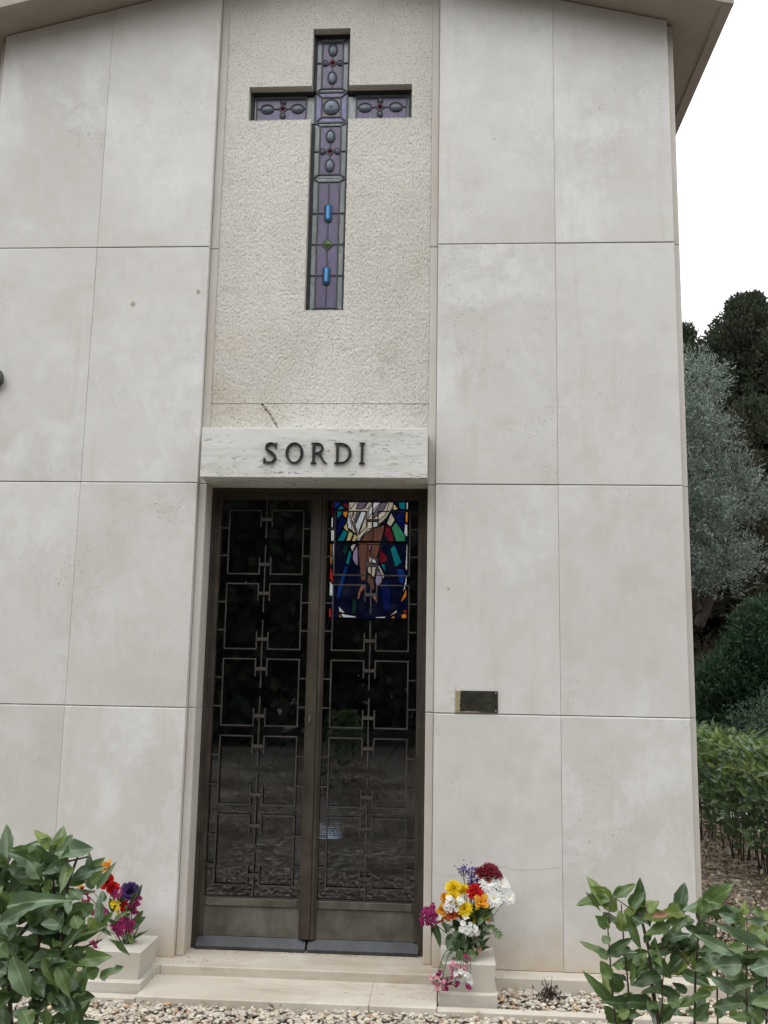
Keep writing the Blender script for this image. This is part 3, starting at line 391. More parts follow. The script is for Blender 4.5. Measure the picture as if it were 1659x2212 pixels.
for i,(x,z,wd) in enumerate(ctr):
    a=Vector(ctr[max(0,i-1)][:2]); b=Vector(ctr[min(len(ctr)-1,i+1)][:2]); d=(b-a).normalized(); nn=Vector((-d.y,d.x))*wd*.62
    lf.append((x+nn.x,z+nn.y)); rg.append((x-nn.x,z-nn.y))
letter('S',[rg+lf[::-1],[(-.2005,H1-.030),(-.1945,H1-.030),(-.1915,H1+.001),(-.1975,H1)],[(-.2595,H0+.030),(-.2615,H0-.001),(-.2555,H0),(-.2535,H0+.030)]])
# roof slab with projecting eaves
rf=MB(); yf,yb=-.205,6.2
for sgn in (-1,1):
    xs=[0,2.165,2.168,2.216,2.216,0]; zb=lambda x: ztop(x)
    prof=[(0,ztop(0)),(2.165,ztop(2.165)),(2.165,ztop(2.165)-.022),(2.218,ztop(2.165)-.032),(2.218,ztop(2.165)+.09),(0,ztop(0)+.14)]
    if sgn<0: prof=[(-a,b) for a,b in reversed(prof)]
    rf.prism(prof,yf,yb)
    pr=[(0,ztop(0)-.02),(2.165,ztop(2.165)-.022),(2.2185,ztop(2.165)-.033),(2.2185,ztop(2.165)+.092),(0,ztop(0)+.142)]
    if sgn<0: pr=[(-a,b) for a,b in reversed(pr)]
    rf.prism(pr,yf-.035,yf+.001)
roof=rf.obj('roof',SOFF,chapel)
# plinth ledge, threshold and steps
MB().prism(rect(-2.02,-.672,-.06,.080),-.108,.30,.004).obj('plinth_ledge',STEP,chapel); MB().prism(rect(.672,2.02,-.06,.080),-.108,.30,.004).obj('plinth_ledge',STEP,chapel)
MB().prism(rect(-.671,.671,-.06,.0805),-.112,.30,.005).obj('threshold_step',STEP,chapel)
MB().prism(rect(-.69,.365,-.06,.036),-.42,-.111,.005).obj('lower_step',STEP,chapel); MB().prism(rect(.3665,.668,-.06,.0355),-.419,-.111,.005).obj('lower_step',STEP,chapel)
tag(MB().prism(rect(.67,2.75,-.06,.026),-.418,-.372,.006).obj('kerb',STEP),'low pale stone kerb edging the gravel right of the steps','kerb')
tag(MB().prism(rect(-2.75,-.692,-.06,.026),-.418,-.372,.006).obj('kerb',STEP),'low pale stone kerb edging the gravel left of the steps','kerb')
tag(MB().prism(rect(.85,3.6,-.06,.07),-2.16,-2.05,.006).obj('kerb',STEP),'pale stone kerb mirrored in the lower right door glass','kerb')
# hairline crack in the lower right slab
cr=[(.643,.545),(.66,.53),(.68,.512),(.72,.505),(.76,.512),(.80,.53),(.83,.548),(.87,.552),(.91,.546),(.95,.556),(.99,.562),(1.03,.552),(1.08,.548),(1.13,.553),(1.18,.553),(1.24,.562),(1.278,.567)]
ck=MB(); 
for i in range(len(cr)-1):
    (a,b),(c,e)=cr[i],cr[i+1]; m1=((a+c)/2+random.uniform(-.004,.004),(b+e)/2+random.uniform(-.005,.005))
    for p,q in (((a,b),m1),(m1,(c,e))):
        wv=random.uniform(.0003,.0009); ck.add([(p[0],-.0016,p[1]-wv),(q[0],-.0016,q[1]-wv),(q[0],-.0016,q[1]+wv),(p[0],-.0016,p[1]+wv)],[(0,1,2,3)])
ck.obj('crack',mat_plain('crack_dirt',(.4,.375,.335),.9),chapel)
CHIP=mat_plain('chip_filler',(.42,.36,.28),.9,.2,60.)
for x,z,r in ((-1.055,3.495,.013),(-.69,3.565,.010),(.71,1.93,.006),(-1.36,1.93,.005)):
    pts=[(x+r*random.uniform(.5,1.1)*math.cos(t),z+r*random.uniform(.6,1.5)*math.sin(t)) for t in [2*math.pi*k/11 for k in range(11)]]
    MB().prism(pts,-.0022,.001).obj('stone_chip',CHIP,chapel)
# ---------------------------------------------------------------- cross window
xw=MB(); yf0,yg=.104,.122
fo=co; 
def bar(m,x0,x1,z0,z1,y0=.110,y1=.124): m.box(x0,x1,y0,y1,z0,z1)
w_=.017; L,Rr=CX-.109,CX+.109
for a,b,c,d in ((L,L+w_,4.832,5.198),(Rr-w_,Rr,4.832,5.198),(L+w_,Rr-w_,5.181,5.198),(L,L+w_,3.469,4.62),(Rr-w_,Rr,3.469,4.62),(L+w_,Rr-w_,3.469,3.486),(CX-.472,CX-.472+w_,4.62,4.832),(CX+.472-w_,CX+.472,4.62,4.832),(CX-.455,L,4.816,4.832),(Rr,CX+.455,4.816,4.832),(CX-.455,L,4.62,4.632),(Rr,CX+.455,4.62,4.632)):
    xw.box(a+.0004,b-.0004,yf0,.15,c+.0004,d-.0004)
cross=xw.obj('cross_window',FRAMEX,chapel); tag(cross,'tall leaded cross window of purple and grey opal glass')
def pane(poly,mat,y=yg): MB().prism(inset(poly,.0012),y,y+.006).obj('glass_pane',mat,cross)
def came(p,q,wd=.0042):
    p,q=Vector(p),Vector(q); d=(q-p).normalized(); nn=Vector((-d.y,d.x))*wd; p-=d*wd*.6; q+=d*wd*.6
    a=[tuple(p-nn),tuple(q-nn),tuple(q+nn),tuple(p+nn)]; CM.prism([(x,z) for x,z in a],.1165-random.random()*.0015,.1275,.0012)
CM=MB()
def gem(x,z,sx,sz,mat,r=1.,cap=0.,h=.008):
    n=24 if cap else 18
    m=MB(); m.disc((x,.118,z),r,h,n,sx,sz,0,4,cap); m.obj('glass_gem',mat,cross,True)
    pts=[(x+(sx+.003)*math.cos(2*math.pi*k/n),.1165,z+(sz+.003)*math.sin(2*math.pi*k/n)+(cap if math.sin(2*math.pi*k/n)>1e-6 else -cap)) for k in range(n+1)]
    CM.tube(pts,.0042,5)
def diamond(x,z,r,mat):
    q=[(x-r,z),(x,z-r),(x+r,z),(x,z+r)]; m=MB(); m.add([(a,.1185,b) for a,b in q]+[(x,.108,z)],[(0,1,4),(1,2,4),(2,3,4),(3,0,4)]); m.obj('glass_gem',mat,cross)
    for i in range(4): came(q[i],q[(i+1)%4],.0045)
def frame4(x0,x1,z0,z1,bx,bz,mat,split=None):
    xi0,xi1,zi0,zi1=x0+bx,x1-bx,z0+bz,z1-bz
    sp=sorted(split or [])
    for xo,xi in ((x0,xi0),(x1,xi1)):
        zz=[zi0]+sp+[zi1]
        for k in range(len(zz)-1):
            a0=z0 if k==0 else zz[k]; a1=z1 if k==len(zz)-2 else zz[k+1]
            p=[(xo,a0),(xi,zz[k]),(xi,zz[k+1]),(xo,a1)]
            if xo>xi: p=p[::-1]
            pane(p,mat)
            if k>0: came((xo,zz[k]),(xi,zz[k]))
    pane([(x0,z0),(x1,z0),(xi1,zi0),(xi0,zi0)],mat); pane([(xi0,zi1),(xi1,zi1),(x1,z1),(x0,z1)],mat)
    for a,b in (((x0,z0),(xi0,zi0)),((x1,z0),(xi1,zi0)),((x0,z1),(xi0,zi1)),((x1,z1),(xi1,zi1))): came(a,b)
    for a,b in (((xi0,zi0),(xi1,zi0)),((xi1,zi0),(xi1,zi1)),((xi1,zi1),(xi0,zi1)),((xi0,zi1),(xi0,zi0))): came(a,b)
    return xi0,xi1,zi0,zi1
XL,XR=CX-.092,CX+.092
for z1,z0,dz,o1,o2 in ((5.181,4.838,5.023,5.108,4.928),(4.643,4.296,4.462,4.556,4.374)):
    a,b,c,d=frame4(XL,XR,z0,z1,.031,.022,OP_GREY,[dz]); 
    pane(rect(a,CX,c,dz),OP_PUR);pane(rect(CX,b,c,dz),OP_PUR);pane(rect(a,CX,dz,d),OP_PUR);pane(rect(CX,b,dz,d),OP_PUR)
    came((a,dz),(b,dz),.0025); came((CX,d),(CX,c),.003); gem(CX,o1,.022,.034,OP_GEM); gem(CX,o2,.022,.034,OP_GEM); diamond(CX,dz,.023,OP_RED); gem(CX-.043,dz,.012,.012,OP_GEM); gem(CX+.043,dz,.012,.012,OP_GEM)
a,b,c,d=frame4(XL,XR,4.646,4.835,.036,.032,OP_BLUE); pane(rect(a,b,c,d),OP_BROWN); gem(CX,4.742,.043,.043,OP_GEM,1.,0.,.011); gem(CX,4.742,.016,.016,OP_GEM,1.,0.,.015)
came((XL,4.644),(XR,4.644),.005); came((XL,4.8365),(XR,4.8365),.005)
for sg in (-1,1):
    xa,xb=sorted((CX+sg*.453,CX+sg*.094)); z0,z1=4.634,4.816; xin=CX+sg*.147
    p=[(min(xin,CX+sg*.094),z0+.004),(max(xin,CX+sg*.094),z0+.004),(max(xin,CX+sg*.094),z1-.01),(min(xin,CX+sg*.094),z1-.01)]; pane(p,OP_GREY); came((xin,z0),(xin,z1),.004); came((CX+sg*.094,z0),(CX+sg*.094,z1),.0055)
    xo=CX+sg*.440; pane(rect(min(xo,CX+sg*.453),max(xo,CX+sg*.453),z0,z1),OP_GREY); came((xo,z0+.01),(xo,z1-.012),.0035)
    l,r=sorted((xin,xo)); mid=CX+sg*.285
    pane([(l,4.80),(r,4.80),(r,z1),(l,z1)],OP_GREY); came((l,4.799),(r,4.799))
    for q0,q1 in ((l,mid),(mid,r)): pane(rect(q0,q1,4.735,4.797),OP_PUR); pane(rect(q0,q1,4.645,4.735),OP_PUR)
    pane(rect(l,r,z0,4.645),OP_PUR)
    came((l,4.735),(r,4.735),.003); came((mid,4.645),(mid,z1),.0025); gem(CX+sg*.198,4.735,.034,.023,OP_GEM); gem(CX+sg*.377,4.735,.034,.023,OP_GEM); diamond(mid,4.735,.023,OP_RED); gem(mid,4.778,.012,.012,OP_GEM); gem(mid,4.692,.012,.012,OP_GEM)
a,b,c,d=frame4(XL,XR,3.487,4.294,.031,.022,OP_GREY,[3.703,3.89,4.079])
for za,zb2 in ((c,3.703),(3.703,3.89),(3.89,4.079),(4.079,d)): pane(rect(a,CX,za,zb2),OP_PUR); pane(rect(CX,b,za,zb2),OP_PUR)
for z in (3.703,3.89,4.079): came((a,z),(b,z),.003)
came((CX,c),(CX,d),.003); gem(CX,4.079,.0165,.0165,OP_CYAN,1.,.034,.016); gem(CX,3.70,.0165,.0165,OP_CYAN,1.,.034,.016); diamond(CX,3.89,.032,OP_GREEN)
CM.obj('lead_came',CAME,cross)
MB().box(CX-.455,CX+.455,.131,.136,4.64,4.812).box(CX-.09,CX+.09,.1315,.1365,3.49,4.6395).box(CX-.09,CX+.09,.1315,.1365,4.8125,5.18).obj('glass_backing',FRAMEX,cross)
# ---------------------------------------------------------------- door frame and leaves
fr=MB(); fr.box(-.5965,-.566,.185,.30,.081,2.486); fr.box(.566,.5965,.185,.30,.081,2.486); fr.box(-.5655,.5655,.185,.30,2.456,2.486)
for sg in (-1,1):
    a,b=sorted((sg*.5965,sg*.578)); fr.box(a,b,.172,.1845,.081,2.4855)
fr.box(-.5775,.5775,.172,.1845,2.468,2.4855); fr.obj('door_frame',BRONZE,chapel)
GB,GT=.331,2.428
TOPS=[2.365-.4058*k for k in range(5)]; MH=.352
bw=.0034
def shared(mb,name,mats):
    me=bpy.data.meshes.new(name); me.from_pydata(mb.v,[],mb.f); me.materials.append(mats); me.update(); return me
br=MB()   # C-shaped bracket, drawn for the side towards -x; origin at module top, leaf centre
br.box(-.206-bw,-.206+bw,-bw,bw,-MH-bw,bw); br.box(-.2017,-.031+bw,-bw,bw,-bw,bw*.99); br.box(-.2017,-.031+bw,-bw,bw,-MH-bw*.99,-MH+bw)
br.box(-.031-bw,-.031+bw*.98,-bw*.98,bw*.98,-.092,-bw-.0002); br.box(-.031-bw,-.031+bw*.98,-bw*.98,bw*.98,-MH+bw+.0002,-MH+.092)
BRK_L=shared(br,'grille_bracket',BARS); br.v=[(-x,y,z) for x,y,z in br.v]; br.f=[q[::-1] for q in br.f]; BRK_R=shared(br,'grille_bracket',BARS)
PLT=shared(MB().box(-.030,.030,-.008,.002,-.0085,.0085),'grille_plate',BARS)
TIE=shared(MB().box(0,.042,-.0035,.0035,-.0035,.0035),'tie_rod',BARS)
for sg in (-1,1):
    lc=sg*.2925; xi,xo=sg*.0445,sg*.5455
    lf_=MB(); a,b=sorted((xo,sg*.5655)); lf_.box(a,b,.19,.235,.14,2.4555)
    a2=sg*.004; a,b=sorted((a2,xi)); lf_.box(a,b,.186 if sg<0 else .190,.235,.14,2.4555)
    p,q=sorted((xi,xo)); lf_.box(p+.0002,q-.0002,.1915,.235,GT,2.4552); lf_.box(p+.0002,q-.0002,.1915,.235,.288,GB)
    if sg<0: lf_.box(-.030,.0135,.176,.1857,.14,2.455)
    else: lf_.box(.016,.034,.181,.1898,.14,2.455)
    leaf=lf_.obj('door_leaf',[BRONZE2 if False else BRONZE],chapel)
    tag(leaf,'left bronze door leaf with geometric grille' if sg<0 else 'right bronze door leaf with stained glass seen behind it')
    MB().prism(rect(p+.0003,q-.0003,.14,.2875),.199,.23,.0).obj('kick_panel',BRONZE2,leaf)
    MB().prism(rect(p+.012,q-.012,.2885,.326),.1885,.192,.002).obj('bottom_rail',BRONZE2,leaf)
    MB().box(p,q,.213,.219,GB,GT).obj('glass',GLASS,leaf)
    # sloping weather bar
    a,b=sorted((sg*.006,sg*.572)); m=MB(); m.add([(a,.155,.084),(b,.155,.084),(b,.155,.098),(a,.155,.098),(b,.198,.138),(a,.198,.138),(b,.198,.084),(a,.198,.084)],[(0,1,2,3),(3,2,4,5),(5,4,6,7),(1,6,4,2),(0,3,5,7),(0,7,6,1)]); m.obj('weather_bar',SILLM,leaf)
    for k,tz in enumerate(TOPS):
        for me,nm in ((BRK_L,'grille_bracket'),(BRK_R,'grille_bracket')): link(nm,me,leaf,(lc,.198,tz))
        for dz in (-.052,-MH+.052): link('grille_plate',PLT,leaf,(lc,.196,tz+dz))
        for dz in (-.10,-MH+.10):
            link('tie_rod',TIE,leaf,(lc-.206-.0445,.1985,tz+dz)); link('tie_rod',TIE,leaf,(lc+.206+.0025,.1985,tz+dz))
    cuts=[GT]+[v for tz in TOPS for v in (tz-.154,tz-.196)]+[GB]
    for k in range(0,len(cuts)-1,2):
        MB().box(lc-bw,lc+bw,.1952,.2015,cuts[k+1],cuts[k]).obj('centre_rod',BARS,leaf)
m=MB(); m.box(-.024,-.010,.170,.1762,1.222,1.262); m.tube([(-.017,.1705,1.236),(-.017,.160,1.236)],.0045,10); m.obj('lock',BRONZE2,chapel)
# ---------------------------------------------------------------- interior
rm=MB(); rm.box(-1.74,-1.70,.31,3.3,.05,4.6); rm.box(1.70,1.74,.31,3.3,.05,4.6); rm.box(-1.70,1.70,.31,3.3,4.55,4.6)
WX0,WX1,WZ0,WZ1=-.305,.384,1.918,3.25
rm.box(-1.70,WX0,3.17,3.30,.05,4.55); rm.box(WX1,1.70,3.17,3.30,.05,4.55); rm.box(WX0,WX1,3.17,3.30,.05,WZ0); rm.box(WX0,WX1,3.17,3.30,WZ1,4.55)
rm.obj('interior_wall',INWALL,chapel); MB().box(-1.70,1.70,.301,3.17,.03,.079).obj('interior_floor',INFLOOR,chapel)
sw=MB()
for a,b,c,d in ((WX0,WX0+.008,WZ0,WZ1),(WX1-.008,WX1,WZ0,WZ1),(WX0+.008,WX1-.008,WZ0,WZ0+.008),(WX0+.008,WX1-.008,WZ1-.008,WZ1)): sw.box(a,b,3.19,3.215,c,d)
sw.box(WX0+.008,WX1-.008,3.185,3.196,2.580,2.592)
win=sw.obj('stained_glass_window',FRAMEX,chapel); tag(win,'stained glass window of a draped figure seen through the right door leaf')
def inside(px,pz,poly):
    r=np.zeros(px.shape,bool); n=len(poly)
    for i in range(n):
        x0,z0=poly[i]; x1,z1=poly[(i+1)%n]
        c=((z0>pz)!=(z1>pz)); xx=(x1-x0)*(pz-z0)/((z1-z0) if z1!=z0 else 1e-9)+x0; r^=c&(px<xx)
    return r
cs=.004; gx=np.arange(WX0+.008,WX1-.008,cs); gz=np.arange(WZ0+.008,WZ1-.008,cs); GX,GZ=np.meshgrid(gx+cs/2,gz+cs/2); occ=np.zeros(GX.shape,bool)
PN=[]
for e in PANES:
    q=[(e[i]/1000,e[i+1]/1000) for i in range(1,len(e),2)]
    ar=sum(q[i][0]*q[(i+1)%len(q)][1]-q[(i+1)%len(q)][0]*q[i][1] for i in range(len(q)))
    if ar<0: q=q[::-1]
    PN.append((e[0],q))
for k,(c,x0,x1) in enumerate((('b',-.29,-.16),('t',-.15,-.05),('c',-.04,.08),('m',.09,.2),('g',.21,.29),('o',.3,.37))): PN.append((c,[(x0,2.955),(x1,2.955),(x1+.005,3.23),(x0,3.23)]))
LD=MB()
for c,q in PN:
    occ|=inside(GX,GZ,q); MB().prism(q,3.203,3.206).obj('glass_pane',SMAT[c],win)
    for i in range(len(q)):
        p,r=Vector(q[i]),Vector(q[(i+1)%len(q)])
        if (r-p).length<1e-4: continue
        d=(r-p).normalized(); nn=Vector((-d.y,d.x))*.0025; p2=p-d*.002; r2_=r+d*.002
        LD.prism([tuple(p2-nn),tuple(r2_-nn),tuple(r2_+nn),tuple(p2+nn)],3.197-random.random()*.002,3.212)
LD.obj('lead_came',FRAMEX,win)
REG=[('c',[[-147, 2940], [245, 2943], [243, 2897], [185, 2797], [121, 2739], [68, 2707], [-24, 2633], [-67, 2597], [-56, 2653], [-109, 2689], [-153, 2715], [-158, 2778], [-139, 2857]]),('s',[[-42, 2597], [6, 2667], [178, 2755], [166, 2687], [145, 2598]]),('s',[[-54, 2580], [135, 2582], [133, 2525], [109, 2437], [18, 2374], [20, 2255], [-21, 2250], [-52, 2487]])]
def cells(mask,name,mat):
    js,is_=np.nonzero(mask); x0=gx[is_]; z0=gz[js]; yy=np.full_like(x0,3.2045)
    V=np.stack([np.stack([x0,yy,z0],-1),np.stack([x0+cs,yy,z0],-1),np.stack([x0+cs,yy,z0+cs],-1),np.stack([x0,yy,z0+cs],-1)],1).reshape(-1,3)
    np_mesh(name,V,np.arange(len(V)).reshape(-1,4),mat,win)
free=~occ
for c,q in REG:
    mk=free&inside(GX,GZ,[(a/1000,b_/1000) for a,b_ in q]); free&=~mk
    if mk.any(): cells(mk,'figure_glass',SCELL[c])
cells(free,'background_glass',SCELL['z'])
# altar with inlaid lattice, framed notice, vase of red flowers
al=tag(empty('altar',(0,2.6,.08)),'dim marble altar front with dark lattice inlay behind the door glass','altar')
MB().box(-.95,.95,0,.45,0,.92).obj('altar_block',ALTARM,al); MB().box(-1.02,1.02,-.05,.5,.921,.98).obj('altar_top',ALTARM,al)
lt=MB()
def lb(a,b,c,d,wd=.012):
    p,q=Vector((a,b)),Vector((c,d)); e=(q-p).normalized(); nn=Vector((-e.y,e.x))*wd; lt.prism([tuple(p-nn),tuple(q-nn),tuple(q+nn),tuple(p+nn)],-.014-random.random()*.003,-.0005)
for cx in (-.66,-.22,.22,.66):
    s=.16
    for k in range(6):
        a=math.pi/3*k+math.pi/6; b=a+math.pi/3; lb(cx+s*math.cos(a),.47+s*math.sin(a),cx+s*math.cos(b),.47+s*math.sin(b))
        if k%2: lb(cx,.47,cx+s*math.cos(a),.47+s*math.sin(a))
    lb(cx-.22,.1,cx-.22,.85); lb(cx-.1,.1,cx,.28); lb(cx+.1,.1,cx,.28); lb(cx,.66,cx-.12,.85); lb(cx,.66,cx+.12,.85)
    for k in range(4): a=math.pi/2*k; lb(cx+.05*math.cos(a),.47+.05*math.sin(a),cx+.05*math.cos(a+math.pi/2),.47+.05*math.sin(a+math.pi/2),.006)
lt.obj('lattice_inlay',LATT,al)
nb=tag(empty('framed_notice',(0,0,0)),'pale blue printed notice leaning inside behind the right door leaf','notice')
nm=MB().box(-.098,.098,-.006,.006,0,.31).obj('panel',NOTICE,nb); m=MB()
for k in range(17):
    x=-.085
    while x<.07:
        l_=random.uniform(.008,.026); m.box(x,min(x+l_,.085),-.0075,-.0061,.292-k*.0168-.004,.292-k*.0168+.004); x+=l_+.006
m.obj('printed_text',NOTICET,nm); nb.location=(-.135,2.40,.253); nb.rotation_euler=(R_(-21.5),0,R_(3.5))
MB().box(-.07,.07,.004,.08,.0,.02).obj('foot',ALTARM,nb)
MB().box(-1.0,1.0,-.45,-.001,0,.17).obj('altar_step',ALTARM,al)
vz=tag(empty('flower_vase',(.08,2.42,.25)),'dim vase of dark red flowers inside the chapel behind the glass','vase')
m=MB(); m.tube([(0,0,0),(0,0,.05),(0,0,.16),(0,0,.2)],[.06,.075,.05,.06],12); m.obj('vase_body',ALTARM,vz,True)
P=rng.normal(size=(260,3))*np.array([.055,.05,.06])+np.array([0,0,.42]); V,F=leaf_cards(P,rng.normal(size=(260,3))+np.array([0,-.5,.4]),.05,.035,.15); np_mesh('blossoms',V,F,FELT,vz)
P=rng.normal(size=(90,3))*np.array([.07,.06,.07])+np.array([0,0,.27]); V,F=leaf_cards(P,rng.normal(size=(90,3)),.07,.03,.1); np_mesh('foliage',V,F,THUM,vz)
# ---------------------------------------------------------------- brass plaque
pq=tag(MB().prism(rect(.748,.964,1.3035,1.4115),-.0065,-.0012,.0012).obj('brass_plaque',PLAQ),'small tarnished brass plaque with worn engraving, left strip still bright','plaque')
for x,z,mt in ((.759,1.401,PLAQ),(.759,1.313,PLAQ),(.9535,1.401,SCREW),(.9535,1.312,SCREW)): m=MB(); m.disc((x,-.0066,z),.0031,.0022,12); m.obj('screw',mt,pq,True)
for txt,x,z,sz in (('FONDAZIONE MUSEO',.7765,1.378,.0165),('ALBERTO SORDI',.787,1.349,.0185)):
    cu=bpy.data.curves.new('engraving','FONT'); cu.body=txt; cu.size=sz; cu.extrude=.0002; cu.space_character=1.05; to=bpy.data.objects.new('tmp',cu); COL.objects.link(to)
    me=bpy.data.meshes.new_from_object(to.evaluated_get(bpy.context.evaluated_depsgraph_get())); bpy.data.objects.remove(to); me.materials.clear(); me.materials.append(ENGR)
    e=link('engraving',me,pq); e.rotation_euler=(R_(90),0,0); e.location=(x,-.0069,z)
# dark wall fitting at the left edge
wf=tag(empty('wall_fitting',(-1.80,0,3.055)),'dark rounded metal fitting on the wall at the left picture edge','wall fitting')
m=MB(); m.disc((0,-.03,0),.058,.03,24,mi=0,dome=5); m.obj('cap',IRON,wf,True); m=MB(); m.tube([(0,.0,0),(0,-.031,0)],[.045,.05],20); m.obj('stem',IRON,wf,True)
# ================================================================ GRAVEL
def ico():
    bm=bmesh.new(); bmesh.ops.create_icosphere(bm,subdivisions=2,radius=1); V=np.array([v.co[:] for v in bm.verts]); F=np.array([[v.index for v in f.verts] for f in bm.faces]); bm.free(); return V,F
IV,IF=ico()
def pebbles(name,regs,seed=3):
    r=np.random.default_rng(seed); C=[];Sz=[]
    for x0,x1,y0,y1,z,dens,smin,smax in regs:
        n=int((x1-x0)*(y1-y0)*dens); c=np.stack([r.uniform(x0,x1,n),r.uniform(y0,y1,n),z+r.uniform(-.012,.010,n)],1); C.append(c); Sz.append((smin+(smax-smin)*r.random(n)**1.7)*np.where(r.random(n)<.05,1.35,1.))
    C=np.concatenate(C); Sz=np.concatenate(Sz); n=len(C)
    ax=np.stack([r.uniform(.75,1.25,n),r.uniform(.6,.95,n),r.uniform(.38,.7,n)],1)*Sz[:,None]
    q=unit(np.concatenate([r.normal(size=(n,3))*np.array([.28,.28,.6]),np.ones((n,1))*.8],1)); th=r.uniform(0,2*np.pi,n)
    q=np.stack([q[:,0],q[:,1],np.sin(th/2),np.cos(th/2)],1); q[:,:2]*=.22; q=unit(q); x,y,z,w=q.T
    Rm=np.stack([1-2*(y*y+z*z),2*(x*y-z*w),2*(x*z+y*w),2*(x*y+z*w),1-2*(x*x+z*z),2*(y*z-x*w),2*(x*z-y*w),2*(y*z+x*w),1-2*(x*x+y*y)],1).reshape(n,3,3)
    lump=1+.09*np.sin(IV@r.normal(size=(3,n))*2.2+r.uniform(0,6,n)[None]).T
    V=IV[None]*lump[...,None]*ax[:,None,:]; V=np.einsum('nij,nkj->nki',Rm,V)+C[:,None,:]
    F=(IF[None]+(np.arange(n)*len(IV))[:,None,None]).reshape(-1,3)
    return np_mesh(name,V.reshape(-1,3),F,GRAV,None,True)
pb=pebbles('gravel',[(-1.7,2.6,-.80,-.424,.003,4300,.007,.0165),(-1.6,2.6,-1.25,-.8,.0,1500,.008,.0185),(.945,2.6,-.37,-.11,.02,4000,.007,.016),(-1.9,-.95,-.37,-.11,.018,1500,.008,.0175),(2.0,3.1,-.11,1.6,.0,900,.008,.016),(-1.2,2.4,-2.0,-1.25,.0,450,.009,.018)])
tag(pb,'loose pale beige and grey pebbles before the steps','gravel',kind='stuff')
# dry leaf litter beside the chapel and flecks on the steps
n=11000; P=np.stack([rng.uniform(1.99,3.9,n),rng.uniform(-.3,7.,n)**1.0,rng.uniform(.0,.022,n)],1); A=np.stack([rng.normal(size=n),rng.normal(size=n),rng.normal(size=n)*.25],1)
V,F=leaf_cards(P,A,rng.uniform(.02,.055,n),rng.uniform(.012,.03,n),.06); V[:,2]=np.maximum(V[:,2],.001); tag(np_mesh('leaf_litter',V,F,LITTER),'dry brown fallen leaves on the ground beside the chapel','leaf litter',kind='stuff')
n=260; P=np.stack([rng.uniform(-.62,.64,n),.16-np.abs(rng.normal(size=n))*.03,np.full(n,.0815)],1); P[:,1]=np.clip(P[:,1],-.10,.155)
P2=np.stack([rng.uniform(.70,1.95,150),rng.uniform(-.095,-.006,150),np.full(150,.0815)],1); P3=np.stack([rng.uniform(.25,.66,60)**1.,rng.uniform(-.405,-.12,60),np.full(60,.0375)],1)
P4=np.stack([rng.uniform(-.64,-.45,60),rng.uniform(-.08,.03,60),np.full(60,.0822)],1)
P=np.concatenate([P,P2,P3,P4]); n=len(P); A=np.stack([rng.normal(size=n),rng.normal(size=n)*.6,np.zeros(n)],1); A=unit(A); Ls=.003+.022*rng.random(n)**2.5; Wd=np.minimum(Ls*.5,rng.uniform(.001,.004,n))
B=np.stack([-A[:,1],A[:,0],np.zeros(n)],1); V=np.stack([P,P+A*Ls[:,None]*.5+B*Wd[:,None]*.5+[0,0,.001],P+A*Ls[:,None],P+A*Ls[:,None]*.5-B*Wd[:,None]*.5+[0,0,.001]],1).reshape(-1,3)
tag(np_mesh('leaf_debris',V,np.arange(4*n).reshape(-1,4),DEBRIS),'scattered twig and leaf flecks on the stone steps','debris',kind='stuff')
n=130; P=np.stack([rng.uniform(-1.4,2.5,n),rng.uniform(-.75,-.12,n),np.full(n,.028)],1); P=P[(P[:,1]<-.43)|(P[:,0]>.96)]; n=len(P); V,F=leaf_cards(P,np.stack([rng.normal(size=n),rng.normal(size=n),rng.normal(size=n)*.3],1),rng.uniform(.015,.045,n),rng.uniform(.006,.016,n),.1); tag(np_mesh('fallen_leaves',V,F,DEBRIS),'a few small dry leaves lying on the pebbles','leaves',kind='stuff')
